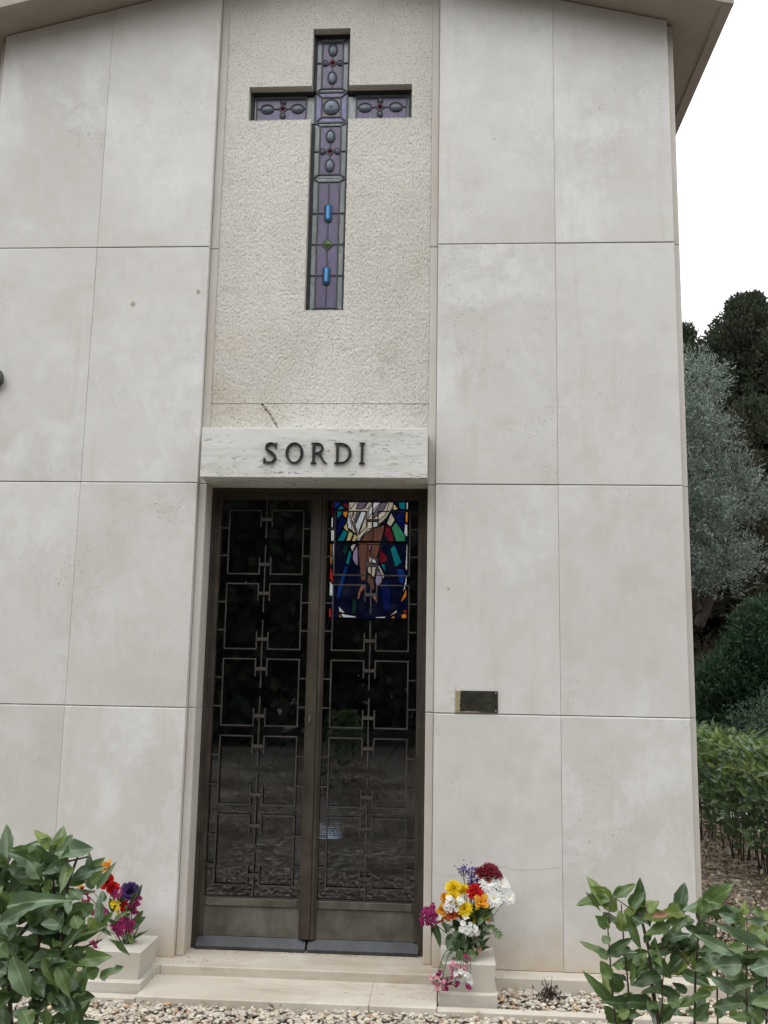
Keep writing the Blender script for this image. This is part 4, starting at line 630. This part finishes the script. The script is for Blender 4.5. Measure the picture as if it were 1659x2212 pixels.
# ================================================================ PLANTERS
def planter(x0,x1,yf,yb,bx0,bx1,byf,label,hole):
    e=tag(empty('stone_planter',((x0+x1)/2,(yf+yb)/2,0)),label,'planter'); ox,oy=(x0+x1)/2,(yf+yb)/2
    m=MB(); m.prism(rect(bx0-ox,bx1-ox,-.02,.072),byf-oy,yb-oy+.004,.004); m.obj('base',PLANTM,e)
    m=MB(); a,b,zt=.0725,.195,.195; t=.014; X0,X1,Y0,Y1=x0-ox,x1-ox,yf-oy,yb-oy; bt=[(X0+t,Y0+t*.6),(X1-t,Y0+t*.6),(X1-t,Y1),(X0+t,Y1)]; tp=[(X0,Y0),(X1,Y0),(X1,Y1),(X0,Y1)]
    c=.003; tpi=[(X0+c,Y0+c),(X1-c,Y0+c),(X1-c,Y1-c),(X0+c,Y1-c)]
    v=[(x,y,a) for x,y in bt]+[(x,y,b-c) for x,y in tp]+[(x,y,b) for x,y in tpi]; f=[(0,3,2,1)]
    for i in range(4): j=(i+1)%4; f.append((i,j,4+j,4+i)); f.append((4+i,4+j,8+j,8+i))
    hx,hy=hole[0]-ox,hole[1]-oy; hr=.042; K=32; base=len(v)
    for k in range(K): th=2*math.pi*k/K; v.append((hx+hr*math.cos(th),hy+hr*math.sin(th),b))
    for k in range(K): th=2*math.pi*k/K; v.append((hx+hr*math.cos(th),hy+hr*math.sin(th),b-.09))
    for k in range(K):
        th=2*math.pi*k/K; dx,dy=math.cos(th),math.sin(th); tt=min((tpi[1][0]-hx)/dx if dx>1e-9 else ((tpi[0][0]-hx)/dx if dx<-1e-9 else 9),(tpi[2][1]-hy)/dy if dy>1e-9 else ((tpi[0][1]-hy)/dy if dy<-1e-9 else 9)); v.append((hx+dx*tt,hy+dy*tt,b))
    for k in range(K):
        j=(k+1)%K; f.append((base+k,base+2*K+k,base+2*K+j,base+j)); f.append((base+k,base+j,base+K+j,base+K+k))
    f.append([base+K+k for k in range(K)])
    for i in range(4):   # corner triangles
        cx,cy=tpi[i]; ks=sorted(range(K),key=lambda k:(v[base+2*K+k][0]-cx)**2+(v[base+2*K+k][1]-cy)**2)[:2]; f.append((8+i,base+2*K+ks[0],base+2*K+ks[1]))
    m.add(v,f); m.obj('body',PLANTM,e); return e
HOLE_R=(.822,-.165); HOLE_L=(-.815,-.175)
planter(.685,.936,-.317,-.036,.673,.942,-.338,'stone flower box at the right of the steps holding a tall mixed bouquet',HOLE_R)
planter(-.952,-.703,-.330,-.055,-.966,-.688,-.362,'stone flower box at the left of the steps holding a smaller bouquet',HOLE_L)
# ================================================================ FLOWERS
def frame_of(d):
    d=Vector(d).normalized(); a=d.cross(Vector((0,0,1)))
    if a.length<1e-3: a=Vector((1,0,0))
    a.normalize(); return a,d.cross(a),d
class Fl:
    def __init__(s): s.m=MB()
    def petal(s,c,fr,phi,L,W,e0,e1,r0=0.,mi=0,ruf=0.,tipw=.35,seg=4,cup=.12):
        a,b,n=fr; rad=a*math.cos(phi)+b*math.sin(phi); tan=n.cross(rad); p=Vector(c)+rad*r0; vs=[];wp=(.35,.8,1.,.85,tipw)
        for k in range(seg+1):
            t=k/seg; e=e0+(e1-e0)*t; wd=W*np.interp(t,[0,.3,.6,.85,1],wp)*.5; u=rad*math.cos(e)+n*math.sin(e); nr=n*math.cos(e)-rad*math.sin(e)
            z=random.uniform(-ruf,ruf)*t; vs+=[p-tan*wd+nr*(cup*wd+z),p+nr*z*-.5,p+tan*wd+nr*(cup*wd-z)]; p=p+u*(L/seg)
        fs=[]
        for k in range(seg):
            i=3*k; fs+=[(i,i+1,i+4,i+3),(i+1,i+2,i+5,i+4)]
        s.m.add(vs,fs,mi)
    def layer(s,c,fr,n,L,W,e0,e1,r0=0.,mi=0,jit=.12,**k):
        ph=random.uniform(0,6.28)
        for i in range(n): s.petal(c,fr,ph+2*math.pi*i/n+random.uniform(-jit,jit),L*random.uniform(.88,1.08),W,e0+random.uniform(-jit,jit),e1+random.uniform(-jit,jit),r0,mi,**k)
    def dome(s,c,fr,r,h,mi,n=10):
        a,b,d=fr; vs=[];fs=[]
        for j in range(3):
            q=math.cos(j/3*math.pi/2)
            vs+=[Vector(c)+(a*math.cos(2*math.pi*k/n)+b*math.sin(2*math.pi*k/n))*r*q+d*h*math.sin(j/3*math.pi/2) for k in range(n)]
        vs.append(Vector(c)+d*h)
        for j in range(2):
            for k in range(n): fs.append((j*n+k,j*n+(k+1)%n,(j+1)*n+(k+1)%n,(j+1)*n+k))
        for k in range(n): fs.append((2*n+k,2*n+(k+1)%n,3*n))
        s.m.add(vs,fs,mi)
NAMES=dict(chry='chrysanthemum',daisy='daisy',carn='carnation',glad='gladiolus',flor='floret_cluster',stat='statice',rose='rose')
def flower(typ,pos,r,parent,face):
    k,c=typ.split('_') if '_' in typ else (typ,'s'); F=Fl(); fr=frame_of(face); o=Vector((0,0,0)); d=R_
    mats=[PET[c],PET['c'],PET['e']]
    if k=='chry':
        for n,L,e0,e1 in ((15,1.0,-8,12),(15,.95,10,28),(14,.85,28,48),(12,.7,45,66),(9,.52,62,82),(6,.36,75,92)): F.layer(o,fr,n,L*r,r*.30,d(e0),d(e1),r*.05,cup=.35,tipw=.55,seg=3)
        F.dome(o-Vector(face)*r*.25,fr,r*.35,r*.2,1)
    elif k=='daisy':
        for n,L,e0,e1 in ((19,1.0,2,-12),(18,.92,14,4),(15,.7,30,22)): F.layer(o,fr,n,L*r,r*.24,d(e0),d(e1),r*.08,cup=.15,tipw=.5,seg=3,jit=.1)
        if c in 'wp': F.dome(o,fr,r*.2,r*.14,2)
        else: F.layer(o,fr,10,.4*r,r*.16,d(50),d(75),0,seg=3)
        if c=='p': mats[0]=PET['k']
    elif k=='carn':
        for n,L,e0,e1 in ((9,1.0,5,10),(9,.95,25,20),(8,.85,45,40),(7,.7,62,58),(5,.5,78,80)): F.layer(o,fr,n,L*r,r*.6,d(e0),d(e1),0,ruf=r*.13,tipw=1.0,seg=4)
    elif k=='glad':
        mats[0]=PET['g'] if c=='r' else PET[c]
        F.layer(o-Vector(face)*r*.4,fr,4,1.25*r,r*.75,d(70),d(5),0,ruf=r*.09,tipw=.45); F.layer(o-Vector(face)*r*.4,fr,4,1.15*r,r*.6,d(82),d(35),0,ruf=r*.09,tipw=.45)
    elif k=='flor':
        fr0=.0085 if c!='w' else .0125; n=max(5,int(1.25*(r/fr0)**2)); n=min(n,34)
        for i in range(n):
            u=random.random()**.5*r; ph=random.uniform(0,6.28); a,b,nn=fr; off=(a*math.cos(ph)+b*math.sin(ph))*u; nd=(nn+off/r*.8+Vector((random.gauss(0,.25),random.gauss(0,.25),random.gauss(0,.25)))).normalized()
            cc=off+nn*(math.sqrt(max(0,1-(u/r)**2))*r*.45)+Vector((0,0,random.uniform(-.003,.003))); f2=frame_of(nd); s_=fr0*random.uniform(.8,1.2)
            F.layer(cc,f2,5,s_,s_*.95,d(25),d(-10),s_*.1,tipw=.75,seg=3); F.dome(cc+nd*.0006,f2,s_*.16,.001,2,5)
            F.m.tube([cc-nd*.001,o-Vector(face)*r*.5],[.0009,.0012],4,1,False)
        if c=='m': mats[2]=PET['p']
    elif k=='stat':
        for i in range(42):
            p=Vector((random.gauss(0,.45),random.gauss(0,.3),random.gauss(0,.5)))*r; f2=frame_of((random.gauss(0,.5),-.4,1)); F.layer(p,f2,4,.006,.0045,d(60),d(30),.0005,tipw=.9,seg=2)
            if i%2: F.m.tube([p,Vector((p.x*.3,p.y*.3,p.z-r*.7))],.0008,4,1,False)
    elif k=='rose':
        for n,L,e0,e1 in ((6,1.0,55,-5),(5,.95,72,25),(5,.85,84,55),(4,.7,92,78),(3,.55,96,92)): F.layer(o-Vector(face)*r*.45,fr,n,L*r*1.2,r*1.0,d(e0),d(e1),0,ruf=r*.05,tipw=.7,seg=5)
    ob=F.m.obj(NAMES[k],mats,parent,k in('rose','glad')); ob.location=pos; return ob
def bez(a,b,c,n=7): return [a*(1-t)**2+b*2*t*(1-t)+c*t*t for t in [i/n for i in range(n+1)]]
def bouquet(name,label,data,leaves,lobed,hole,nx=46):
    base=Vector((hole[0],hole[1],.14)); e=tag(empty(name,base),label,'bouquet')
    for typ,x,y,z,r in data:
        P=Vector((x,y,z))/1000; r/=1000; out=P-Vector((hole[0],hole[1]+.05,.30)); face=(out*1.4+Vector((random.gauss(0,.05),-.24,.07+random.gauss(0,.04)))).normalized()
        if typ.startswith('daisy_w'): face=(out+Vector((0,-.25,.1))).normalized()
        flower(typ,P-base,r*(1.12 if typ[:4]!='rose' else .78),e,face)
        if typ[:4] in ('chry','dais','carn','stat','rose') or random.random()<.55:
            p=P-base-face*r*.3
            if P.z>.26: mid=Vector((p.x*.35,p.y*.35,p.z*.6))
            else: mid=Vector((p.x*.75,p.y*.55,.20))
            MB().tube(bez(Vector((random.uniform(-.02,.02),random.uniform(-.02,.02),0)),mid,p),random.uniform(.0013,.0024),5).obj('stem',STEMG,e,True)
    for x0,y0,z0,x1,y1,z1,wd,tone in leaves: place_leaf(e,Vector((x0,y0,z0))/1000-base,Vector((x1,y1,z1))/1000-base,wd/1000,tone,'leaf',base)
    for x0,y0,z0,x1,y1,z1,wd,tone in lobed:
        b0=Vector((x0,y0,z0))/1000-base; t0=Vector((x1,y1,z1))/1000-base; ax=t0-b0; L=ax.length; sd=Vector((0,0,1)).cross(ax).normalized() if abs(ax.normalized().z)<.9 else Vector((1,0,0))
        sd=ax.normalized().cross(Vector((.2,-1,.3))).normalized(); m=MB()
        for t,sg,l in ((.15,1,.38),(.15,-1,.38),(.4,1,.5),(.4,-1,.5),(.65,1,.38),(.65,-1,.38),(.55,0,.5),(0,0,.6)):
            o=b0+ax*t; dr=(ax.normalized()*.75+sd*sg*.75).normalized() if sg else ax.normalized(); q=dr.cross(Vector((.2,-1,.3))).normalized(); wv=wd/1000*.16; l*=L
            m.add([o-q*wv*.5,o+dr*l*.55-q*wv,o+dr*l+Vector((0,-.002,-.003)),o+dr*l*.55+q*wv,o+q*wv*.5],[(0,1,2,3,4)])
        m.obj('leaf',LEAFM[1 if tone else 0],e)
    for k in range(nx):
        a=random.uniform(0,6.28); P=Vector((.03*math.cos(a),.03*math.sin(a)-.02,.06+random.uniform(0,.20))); T=P+Vector((.06*math.cos(a),.05*math.sin(a)-.03,random.uniform(.03,.10))); place_leaf(e,P,T,random.uniform(.018,.03),random.choice((0,0,1)),'leaf',base)
    return e
# laurel leaf meshes (unit length along +Y, unit width along X)
def leaf_mesh(k):
    R=random.Random(k); m=MB(); nr,nc=9,4; vs=[]; bend=R.uniform(.05,.42)*R.choice((1,1,-.6)); wav=R.uniform(.02,.06); tw=R.uniform(-.25,.25); ph=R.uniform(0,6)
    for i in range(nr+1):
        t=i/nr; wd=(math.sin(math.pi*min(1,t**.82))**.8)*.5 if 0<t<1 else .015
        wd=max(wd*(1-.08*t),.012); wd*=1+.06*math.sin(i*2.4+ph)
        for j in range(nc+1):
            x=(j/nc-.5)*2*wd; zz=.20*abs(x)-bend*t*t+wav*math.sin(9*t+ph+ (2 if x>0 else 0))*abs(x)*4; a=tw*t; vs.append((x*math.cos(a)-0,t,zz+x*math.sin(a)))
    fs=[]
    for i in range(nr):
        for j in range(nc): q=i*(nc+1)+j; fs.append((q,q+1,q+nc+2,q+nc+1))
    m.add(vs,fs); return m
LEAFMESH={}
for tone in range(5):
    for k in range(8):
        mb=leaf_mesh(tone*17+k); me=bpy.data.meshes.new('laurel_leaf'); me.from_pydata(mb.v,[],mb.f); me.materials.append(LEAFM[tone]); me.polygons.foreach_set('use_smooth',[True]*len(mb.f)); me.update(); LEAFMESH[tone,k]=me
def place_leaf(parent,B,T,wd,tone,name='leaf',org=Vector((0,0,0)),nrm=None):
    ax=T-B; L=ax.length; ax=ax/L
    n=nrm if nrm is not None else ((CAMPOS-(B+org)).normalized()*1.0+Vector((0,0,.35))+Vector((random.gauss(0,.25),random.gauss(0,.25),random.gauss(0,.25))))
    x=ax.cross(n); x=x.normalized() if x.length>1e-4 else Vector((1,0,0)); z=x.cross(ax)
    o=link(name,LEAFMESH[tone,random.randrange(8)],parent); Mx=Matrix((x*wd,ax*L,z*L)).transposed().to_4x4(); Mx.translation=B; o.matrix_local=Mx; return o
bouquet('flower_bouquet','tall mixed bouquet of yellow, white, maroon and purple flowers in the right stone box',FLR,BLR,BLOB,HOLE_R)
bouquet('flower_bouquet','small bouquet of magenta and orange flowers with a violet rose, left stone box',FLL,BLL,[],HOLE_L,12)
# ================================================================ FOREGROUND LAUREL BUSHES
def laurel(label,stems,leaves,base,n_extra,n_fill,box):
    e=tag(empty('laurel_bush',base),label,'bush',group='bay laurel bushes before the chapel'); bv=Vector(base)
    for pts,r in stems:
        q=[Vector(p)/1000-bv for p in pts]; rr=r/1000*.5
        if pts[0][2]<760 and r>=5: q=[Vector((q[0].x*.8,q[0].y+.02,0))]+q
        m=len(q); MB().tube(q,[rr*(1.15-.55*i/(m-1)) for i in range(m)],7).obj('stem',BARK if r>4 else BARKR,e,True)
    for x0,y0,z0,x1,y1,z1,wd,tone in leaves: place_leaf(e,Vector((x0,y0,z0))/1000-bv,Vector((x1,y1,z1))/1000-bv,max(wd*1.04,8)/1000,tone,'leaf',bv)
    segs=[]
    for pts,r in stems:
        q=[Vector(p)/1000-bv for p in pts]
        for i in range(len(q)-1): segs.append((q[i],q[i+1],r))
    wts=[(s[1]-s[0]).length for s in segs]; side=1
    for k in range(n_extra):                                   # leaves growing along the stems, alternate sides
        p0,p1,r=random.choices(segs,wts)[0]; P=p0.lerp(p1,random.random()); ax=(p1-p0).normalized(); a=random.uniform(0,6.28); side=-side
        if P.z>box[1] or (base[0]<0 and P.x+bv.x>-.08 and P.z>.86): continue
        o=Vector((math.cos(a),math.sin(a)*.8-.15,0)); d=(o*.85+ax*random.uniform(.1,.8)+Vector((0,0,random.uniform(-.45,.35)))).normalized(); L=random.uniform(.05,.10)
        place_leaf(e,P+o*.004,P+o*.004+d*L,L*random.uniform(.32,.44),random.choice((0,0,1,1,1,3)) if base[0]<0 else random.choice((0,1,1,2,3)),'leaf',bv)
    for k in range(n_fill):
        P=Vector((random.uniform(*box[0]),random.uniform(*box[2]),random.uniform(.5,box[1]-.12)))-bv; d=Vector((random.gauss(0,1),random.gauss(0,.7),random.gauss(.1,.6))).normalized()
        place_leaf(e,P,P+d*random.uniform(.06,.105),random.uniform(.024,.04),random.choice((0,0,0,1,1)),'leaf',bv)
    return e
laurel('young bay laurel bush with pale new leaves in the right foreground',RSTEM,RLEAF,(1.35,-2.4,0),95,22,((1.25,1.66),.98,(-2.34,-2.05)))
laurel('dense bay laurel bush with large grey-green leaves in the left foreground',LSTEM,LLEAF,(-.25,-2.95,0),130,75,((-.46,-.08),1.13,(-2.92,-2.7)))
# dead plant stump in the gravel
dp=tag(empty('dead_plant',(1.19,-.22,.02)),'dark dead plant stump with bare twigs in the gravel by the wall','dead plant')
m=MB()
for k in range(6): a=random.uniform(-.35,.35); m.tube([(random.uniform(-.015,.015),random.uniform(-.01,.01),0),(a*.05,random.uniform(-.02,.02),.05),(a*.12,random.uniform(-.03,.03),random.uniform(.07,.115))],[.0035,.0025,.001],5)
m.obj('stem',BARK,dp); P=rng.normal(size=(170,3))*np.array([.026,.02,.017])+np.array([0,0,.02]); V,F=leaf_cards(P,rng.normal(size=(170,3))+np.array([0,0,.3]),rng.uniform(.015,.035,170),.008,.1); np_mesh('withered_leaves',V,F,mat_isl('withered',[(0,(.018,.013,.01)),(.7,(.05,.038,.026)),(1,(.12,.09,.055))]),dp)
# ================================================================ HEDGE BESIDE THE CHAPEL
HN=['nearest','second','third','fourth','fifth','sixth','seventh','farthest']
for k in range(8):
    y=2.45+.5*k; x=3.2+random.uniform(-.05,.05); e=tag(empty('hedge_laurel',(x,y,0)),HN[k]+' bay laurel plant of the hedge right of the chapel','shrub',group='laurel hedge beside the chapel'); ns=9
    for s in range(ns):
        a=random.uniform(0,6.28); r0=random.uniform(.02,.10); h=random.uniform(.8,1.0); bx,by=r0*math.cos(a),r0*math.sin(a); tx,ty=bx*2.6+random.gauss(0,.09),by*2.6+random.gauss(0,.12)
        path=[Vector((bx,by,0)),Vector((bx*1.3+random.gauss(0,.04),by*1.3+random.gauss(0,.05),h*.35)),Vector((tx*.8,ty*.8,h*.7)),Vector((tx,ty,h))]; MB().tube(path,[.0065,.005,.004,.002],6).obj('stem',BARK,e,True)
    nl=int(230 if k<5 else 0); P=[];D=[]
    for i in range(620):
        zz=.17+.80*random.random()**.72; rad=.30*math.sqrt(random.random())*(.75+.35*math.sin(zz*3)); a=random.uniform(0,6.28); p=Vector((rad*math.cos(a),rad*1.05*math.sin(a),zz+random.gauss(0,.02))); d=Vector((math.cos(a)*.7+random.gauss(0,.5),math.sin(a)*.7+random.gauss(0,.5),.55+random.gauss(0,.4))).normalized()
        P.append(p);D.append(d)
    order=sorted(range(620),key=lambda i:P[i].y*1.-P[i].z*.6+P[i].x*.8)
    for i in order[:nl]: place_leaf(e,P[i],P[i]+D[i]*random.uniform(.075,.125),random.uniform(.03,.048),random.choice((1,2,2,3,1)) if P[i].z>.72 else random.choice((0,1,1,3)),'leaf',Vector((x,y,0)),(Vector((-.4,-.6,.7))+Vector((random.gauss(0,.4),random.gauss(0,.4),random.gauss(0,.4)))))
    rest=order[nl:]; PP=np.array([P[i][:] for i in rest]); DD=np.array([D[i][:] for i in rest]); V,F=leaf_cards(PP,DD,rng.uniform(.07,.12,len(rest)),rng.uniform(.03,.046,len(rest)),.08); o=np_mesh('foliage',V,F,HEDM,e); o['kind']='stuff'
# ================================================================ TREES
def tree(name,label,base,trunk,P,A,L,Wd,mat,fold=.05,cat='tree',limbs=()):
    e=tag(empty(name,base),label,cat); m=MB(); m.tube(*trunk); 
    for l in limbs: m.tube(*l)
    m.obj('trunk',TRUNK,e,True); V,F=leaf_cards(P,A,L,Wd,fold); np_mesh('crown',V,F,mat,e); return e
def cypress_pts(H,Rm,z0,ncl,per,seed,prof=(.7,1,.95,.78,.6,.36,.1)):
    r=np.random.default_rng(seed); t=r.random(ncl)**.8; z=z0+(H-z0)*t
    pr=Rm*np.interp(t,[0,.15,.45,.7,.83,.93,1],prof); a=r.uniform(0,2*np.pi,ncl); lob=1+.10*np.sin(3*a+seed+z*.9)+.10*np.sin(7*a+2.3*z)
    rad=pr*lob*np.where(r.random(ncl)<.72,r.uniform(.86,1.,ncl),r.uniform(.3,.86,ncl)); C=np.stack([rad*np.cos(a),rad*np.sin(a),z],1); out=np.stack([np.cos(a)*.8,np.sin(a)*.8,np.full(ncl,.9)],1)
    cs_=r.uniform(.6,1.25,ncl); s=np.repeat(cs_,per)[:,None]; g=r.normal(size=(ncl*per,3)); g/=np.maximum(1,np.linalg.norm(g,axis=1,keepdims=True)/1.5)
    P=np.repeat(C,per,0)+g*np.array([.105,.105,.15])*s; A=g*np.array([.7,.7,.7])+np.repeat(out,per,0)*.7+r.normal(size=(ncl*per,3))*.3; A[:,2]+=.35; return P,A
def cyp(label,base,H,Rm,ncl,per,seed,mat,l0,l1,z0=.3):
    P,A=cypress_pts(H,Rm,z0,ncl,per,seed); n=len(P); r=np.random.default_rng(seed+50); L=r.uniform(l0,l1,n); Wd=L*.5
    m=3000; t=r.random(m); q=Rm*.72*np.interp(t,[0,.15,.45,.7,.83,.93,1],(.7,1,.95,.78,.6,.36,.05))*np.sqrt(r.random(m)); a=r.uniform(0,6.283,m)
    Pi=np.stack([q*np.cos(a),q*np.sin(a),z0+(H-.25-z0)*t],1); P=np.concatenate([P,Pi]); A=np.concatenate([A,r.normal(size=(m,3))]); L=np.concatenate([L,r.uniform(.3,.5,m)]); Wd=np.concatenate([Wd,r.uniform(.2,.32,m)])
    tree('cypress_tree',label,base,([(0,0,0),(0,0,H*.4),(0,0,H*.85)],[.2,.15,.04],8),P,A,L,Wd,mat)
cyp('tall dense dark cypress rising highest behind the chapel at right',(7.55,16,0),9.85,2.3,1400,70,5,CYPM,.05,.11)
cyp('lower dark cypress whose top peeks out beside the chapel wall',(5.75,15.2,0),8.9,1.35,600,60,9,CYPM,.05,.11)
BRN=mat_foliage('cypress_foliage_brown',(.024,.022,.013),(.062,.054,.032),.8,.1)
cyp('middle dark cypress at the right picture edge behind the olive',(6.45,12.6,0),6.4,1.4,720,60,13,CYPM,.045,.1)
cyp('brownish cypress filling the gloom behind the olive',(4.9,11.2,0),6.2,1.5,700,60,17,BRN,.04,.09)
def blob_pts(lobes,seed,per,cl,sprig=0.):
    r=np.random.default_rng(seed); Ps=[];As=[]
    for cx,cy,cz,rx,ry,rz,n in lobes:
        u=unit(r.normal(size=(n,3))); k=np.where(r.random((n,1))<.75,r.uniform(.82,1,(n,1)),r.uniform(.2,.8,(n,1))); C=u*k*np.array([rx,ry,rz])*(1+.15*np.sin(u@np.array([5,3,7])*2+seed))[:,None]+np.array([cx,cy,cz]); d_=unit(u+r.normal(size=(n,3))*.5+np.array([0,0,.35])); P=np.repeat(C,per,0)+r.normal(size=(n*per,3))*cl+np.repeat(d_,per,0)*r.uniform(0,1,(n*per,1))*sprig; A=np.repeat(d_ if sprig else u,per,0)*.7+r.normal(size=(n*per,3))*.6; A[:,2]+=.25; Ps.append(P);As.append(A)
    return np.concatenate(Ps),np.concatenate(As)
P,A=blob_pts([(-.08,0,5.62,.42,.45,.46,190),(-.5,-.1,5.05,.5,.5,.42,190),(.0,-.3,4.95,.36,.4,.26,130),(-.3,-.3,4.25,.45,.45,.28,170),(-.5,-.2,3.75,.45,.4,.26,150),(.0,-.35,3.7,.36,.4,.24,140),(.45,.0,4.42,.26,.35,.22,80),(.78,.1,4.05,.36,.35,.18,100),(.28,-.3,3.05,.42,.45,.2,150),(-.3,-.1,2.95,.5,.4,.26,140)],4,27,.034,.30)
tree('olive_tree','silvery grey-green olive tree standing against the chapel corner',(4.35,9,0),([(-.6,.2,0),(-.5,.2,1.2),(-.3,.1,2.6),(.0,0,4.2)],[.12,.1,.08,.03],8),P,A,rng.uniform(.045,.08,len(P)),rng.uniform(.013,.021,len(P)),OLIM,.03,'tree',[([(0,0,2.2),(.4,.1,3.1),(.7,.1,4.1)],[.08,.06,.02],6),([(0,0,2.4),(-.4,.0,3.4),(-.5,0,4.6)],[.08,.06,.02],6)])
P,A=blob_pts([(.2,0,1.85,.48,.5,.5,260),(-.30,0,1.2,.5,.5,.52,260),(.35,0,1.25,.75,.6,.7,280),(0,0,.8,.8,.6,.55,260),(0,.15,1.2,.5,.3,.9,120)],8,46,.055)
tree('thuja_bush','rounded dark green conifer bush below the olive at right',(4.45,7.0,0),([(0,0,0),(0,0,.7),(0,0,1.6)],[.08,.06,.02],7),P,A,rng.uniform(.05,.1,len(P)),rng.uniform(.014,.025,len(P)),THUM,.02,'bush')
P,A=blob_pts([(0,0,.85,.5,.45,.42,200),(.3,0,1.0,.45,.45,.4,170)],18,20,.05)
tree('glossy_shrub','small glossy leaved shrub between the hedge and the conifer bush',(4.2,5.6,0),([(0,0,0),(0,0,.4),(0,0,.9)],[.04,.03,.01],6),P,A,rng.uniform(.03,.05,len(P)),rng.uniform(.014,.022,len(P)),SHRM,.06,'shrub')
# dark woods: one behind the trees at right, one behind the photographer (mirrored in the door glass)
def wood(name,label,x0,x1,y,n,h0,h1,seed,dy=1.6,k_=14,s_=.55):
    r=np.random.default_rng(seed); nc=n; x=r.uniform(x0,x1,nc); hh=h0+(h1-h0)*(.5+.5*np.sin(x*.9+seed)*np.sin(x*.37)); z=r.uniform(0,1,nc)**.8*hh; C=np.stack([x,y+r.uniform(-dy,dy,nc),z],1)
    P=np.repeat(C,k_,0)+r.normal(size=(nc*k_,3))*.3; A=r.normal(size=(nc*k_,3))+np.array([0,0,.5]); V,F=leaf_cards(P,A,r.uniform(s_*.6,s_*1.3,nc*k_),r.uniform(s_*.35,s_*.7,nc*k_),.08); tag(np_mesh(name,V,F,CYPM),label,'trees',kind='stuff')
wood('distant_wood','mass of dark evergreens far behind the right hand trees',2.,26,22,2200,3.6,5.2,2,1.6,36,.26)
wood('mirrored_wood','dark evergreens that the door glass mirrors',-22,22,-15.5,7500,6.6,8.6,6,2.6,26,.36)
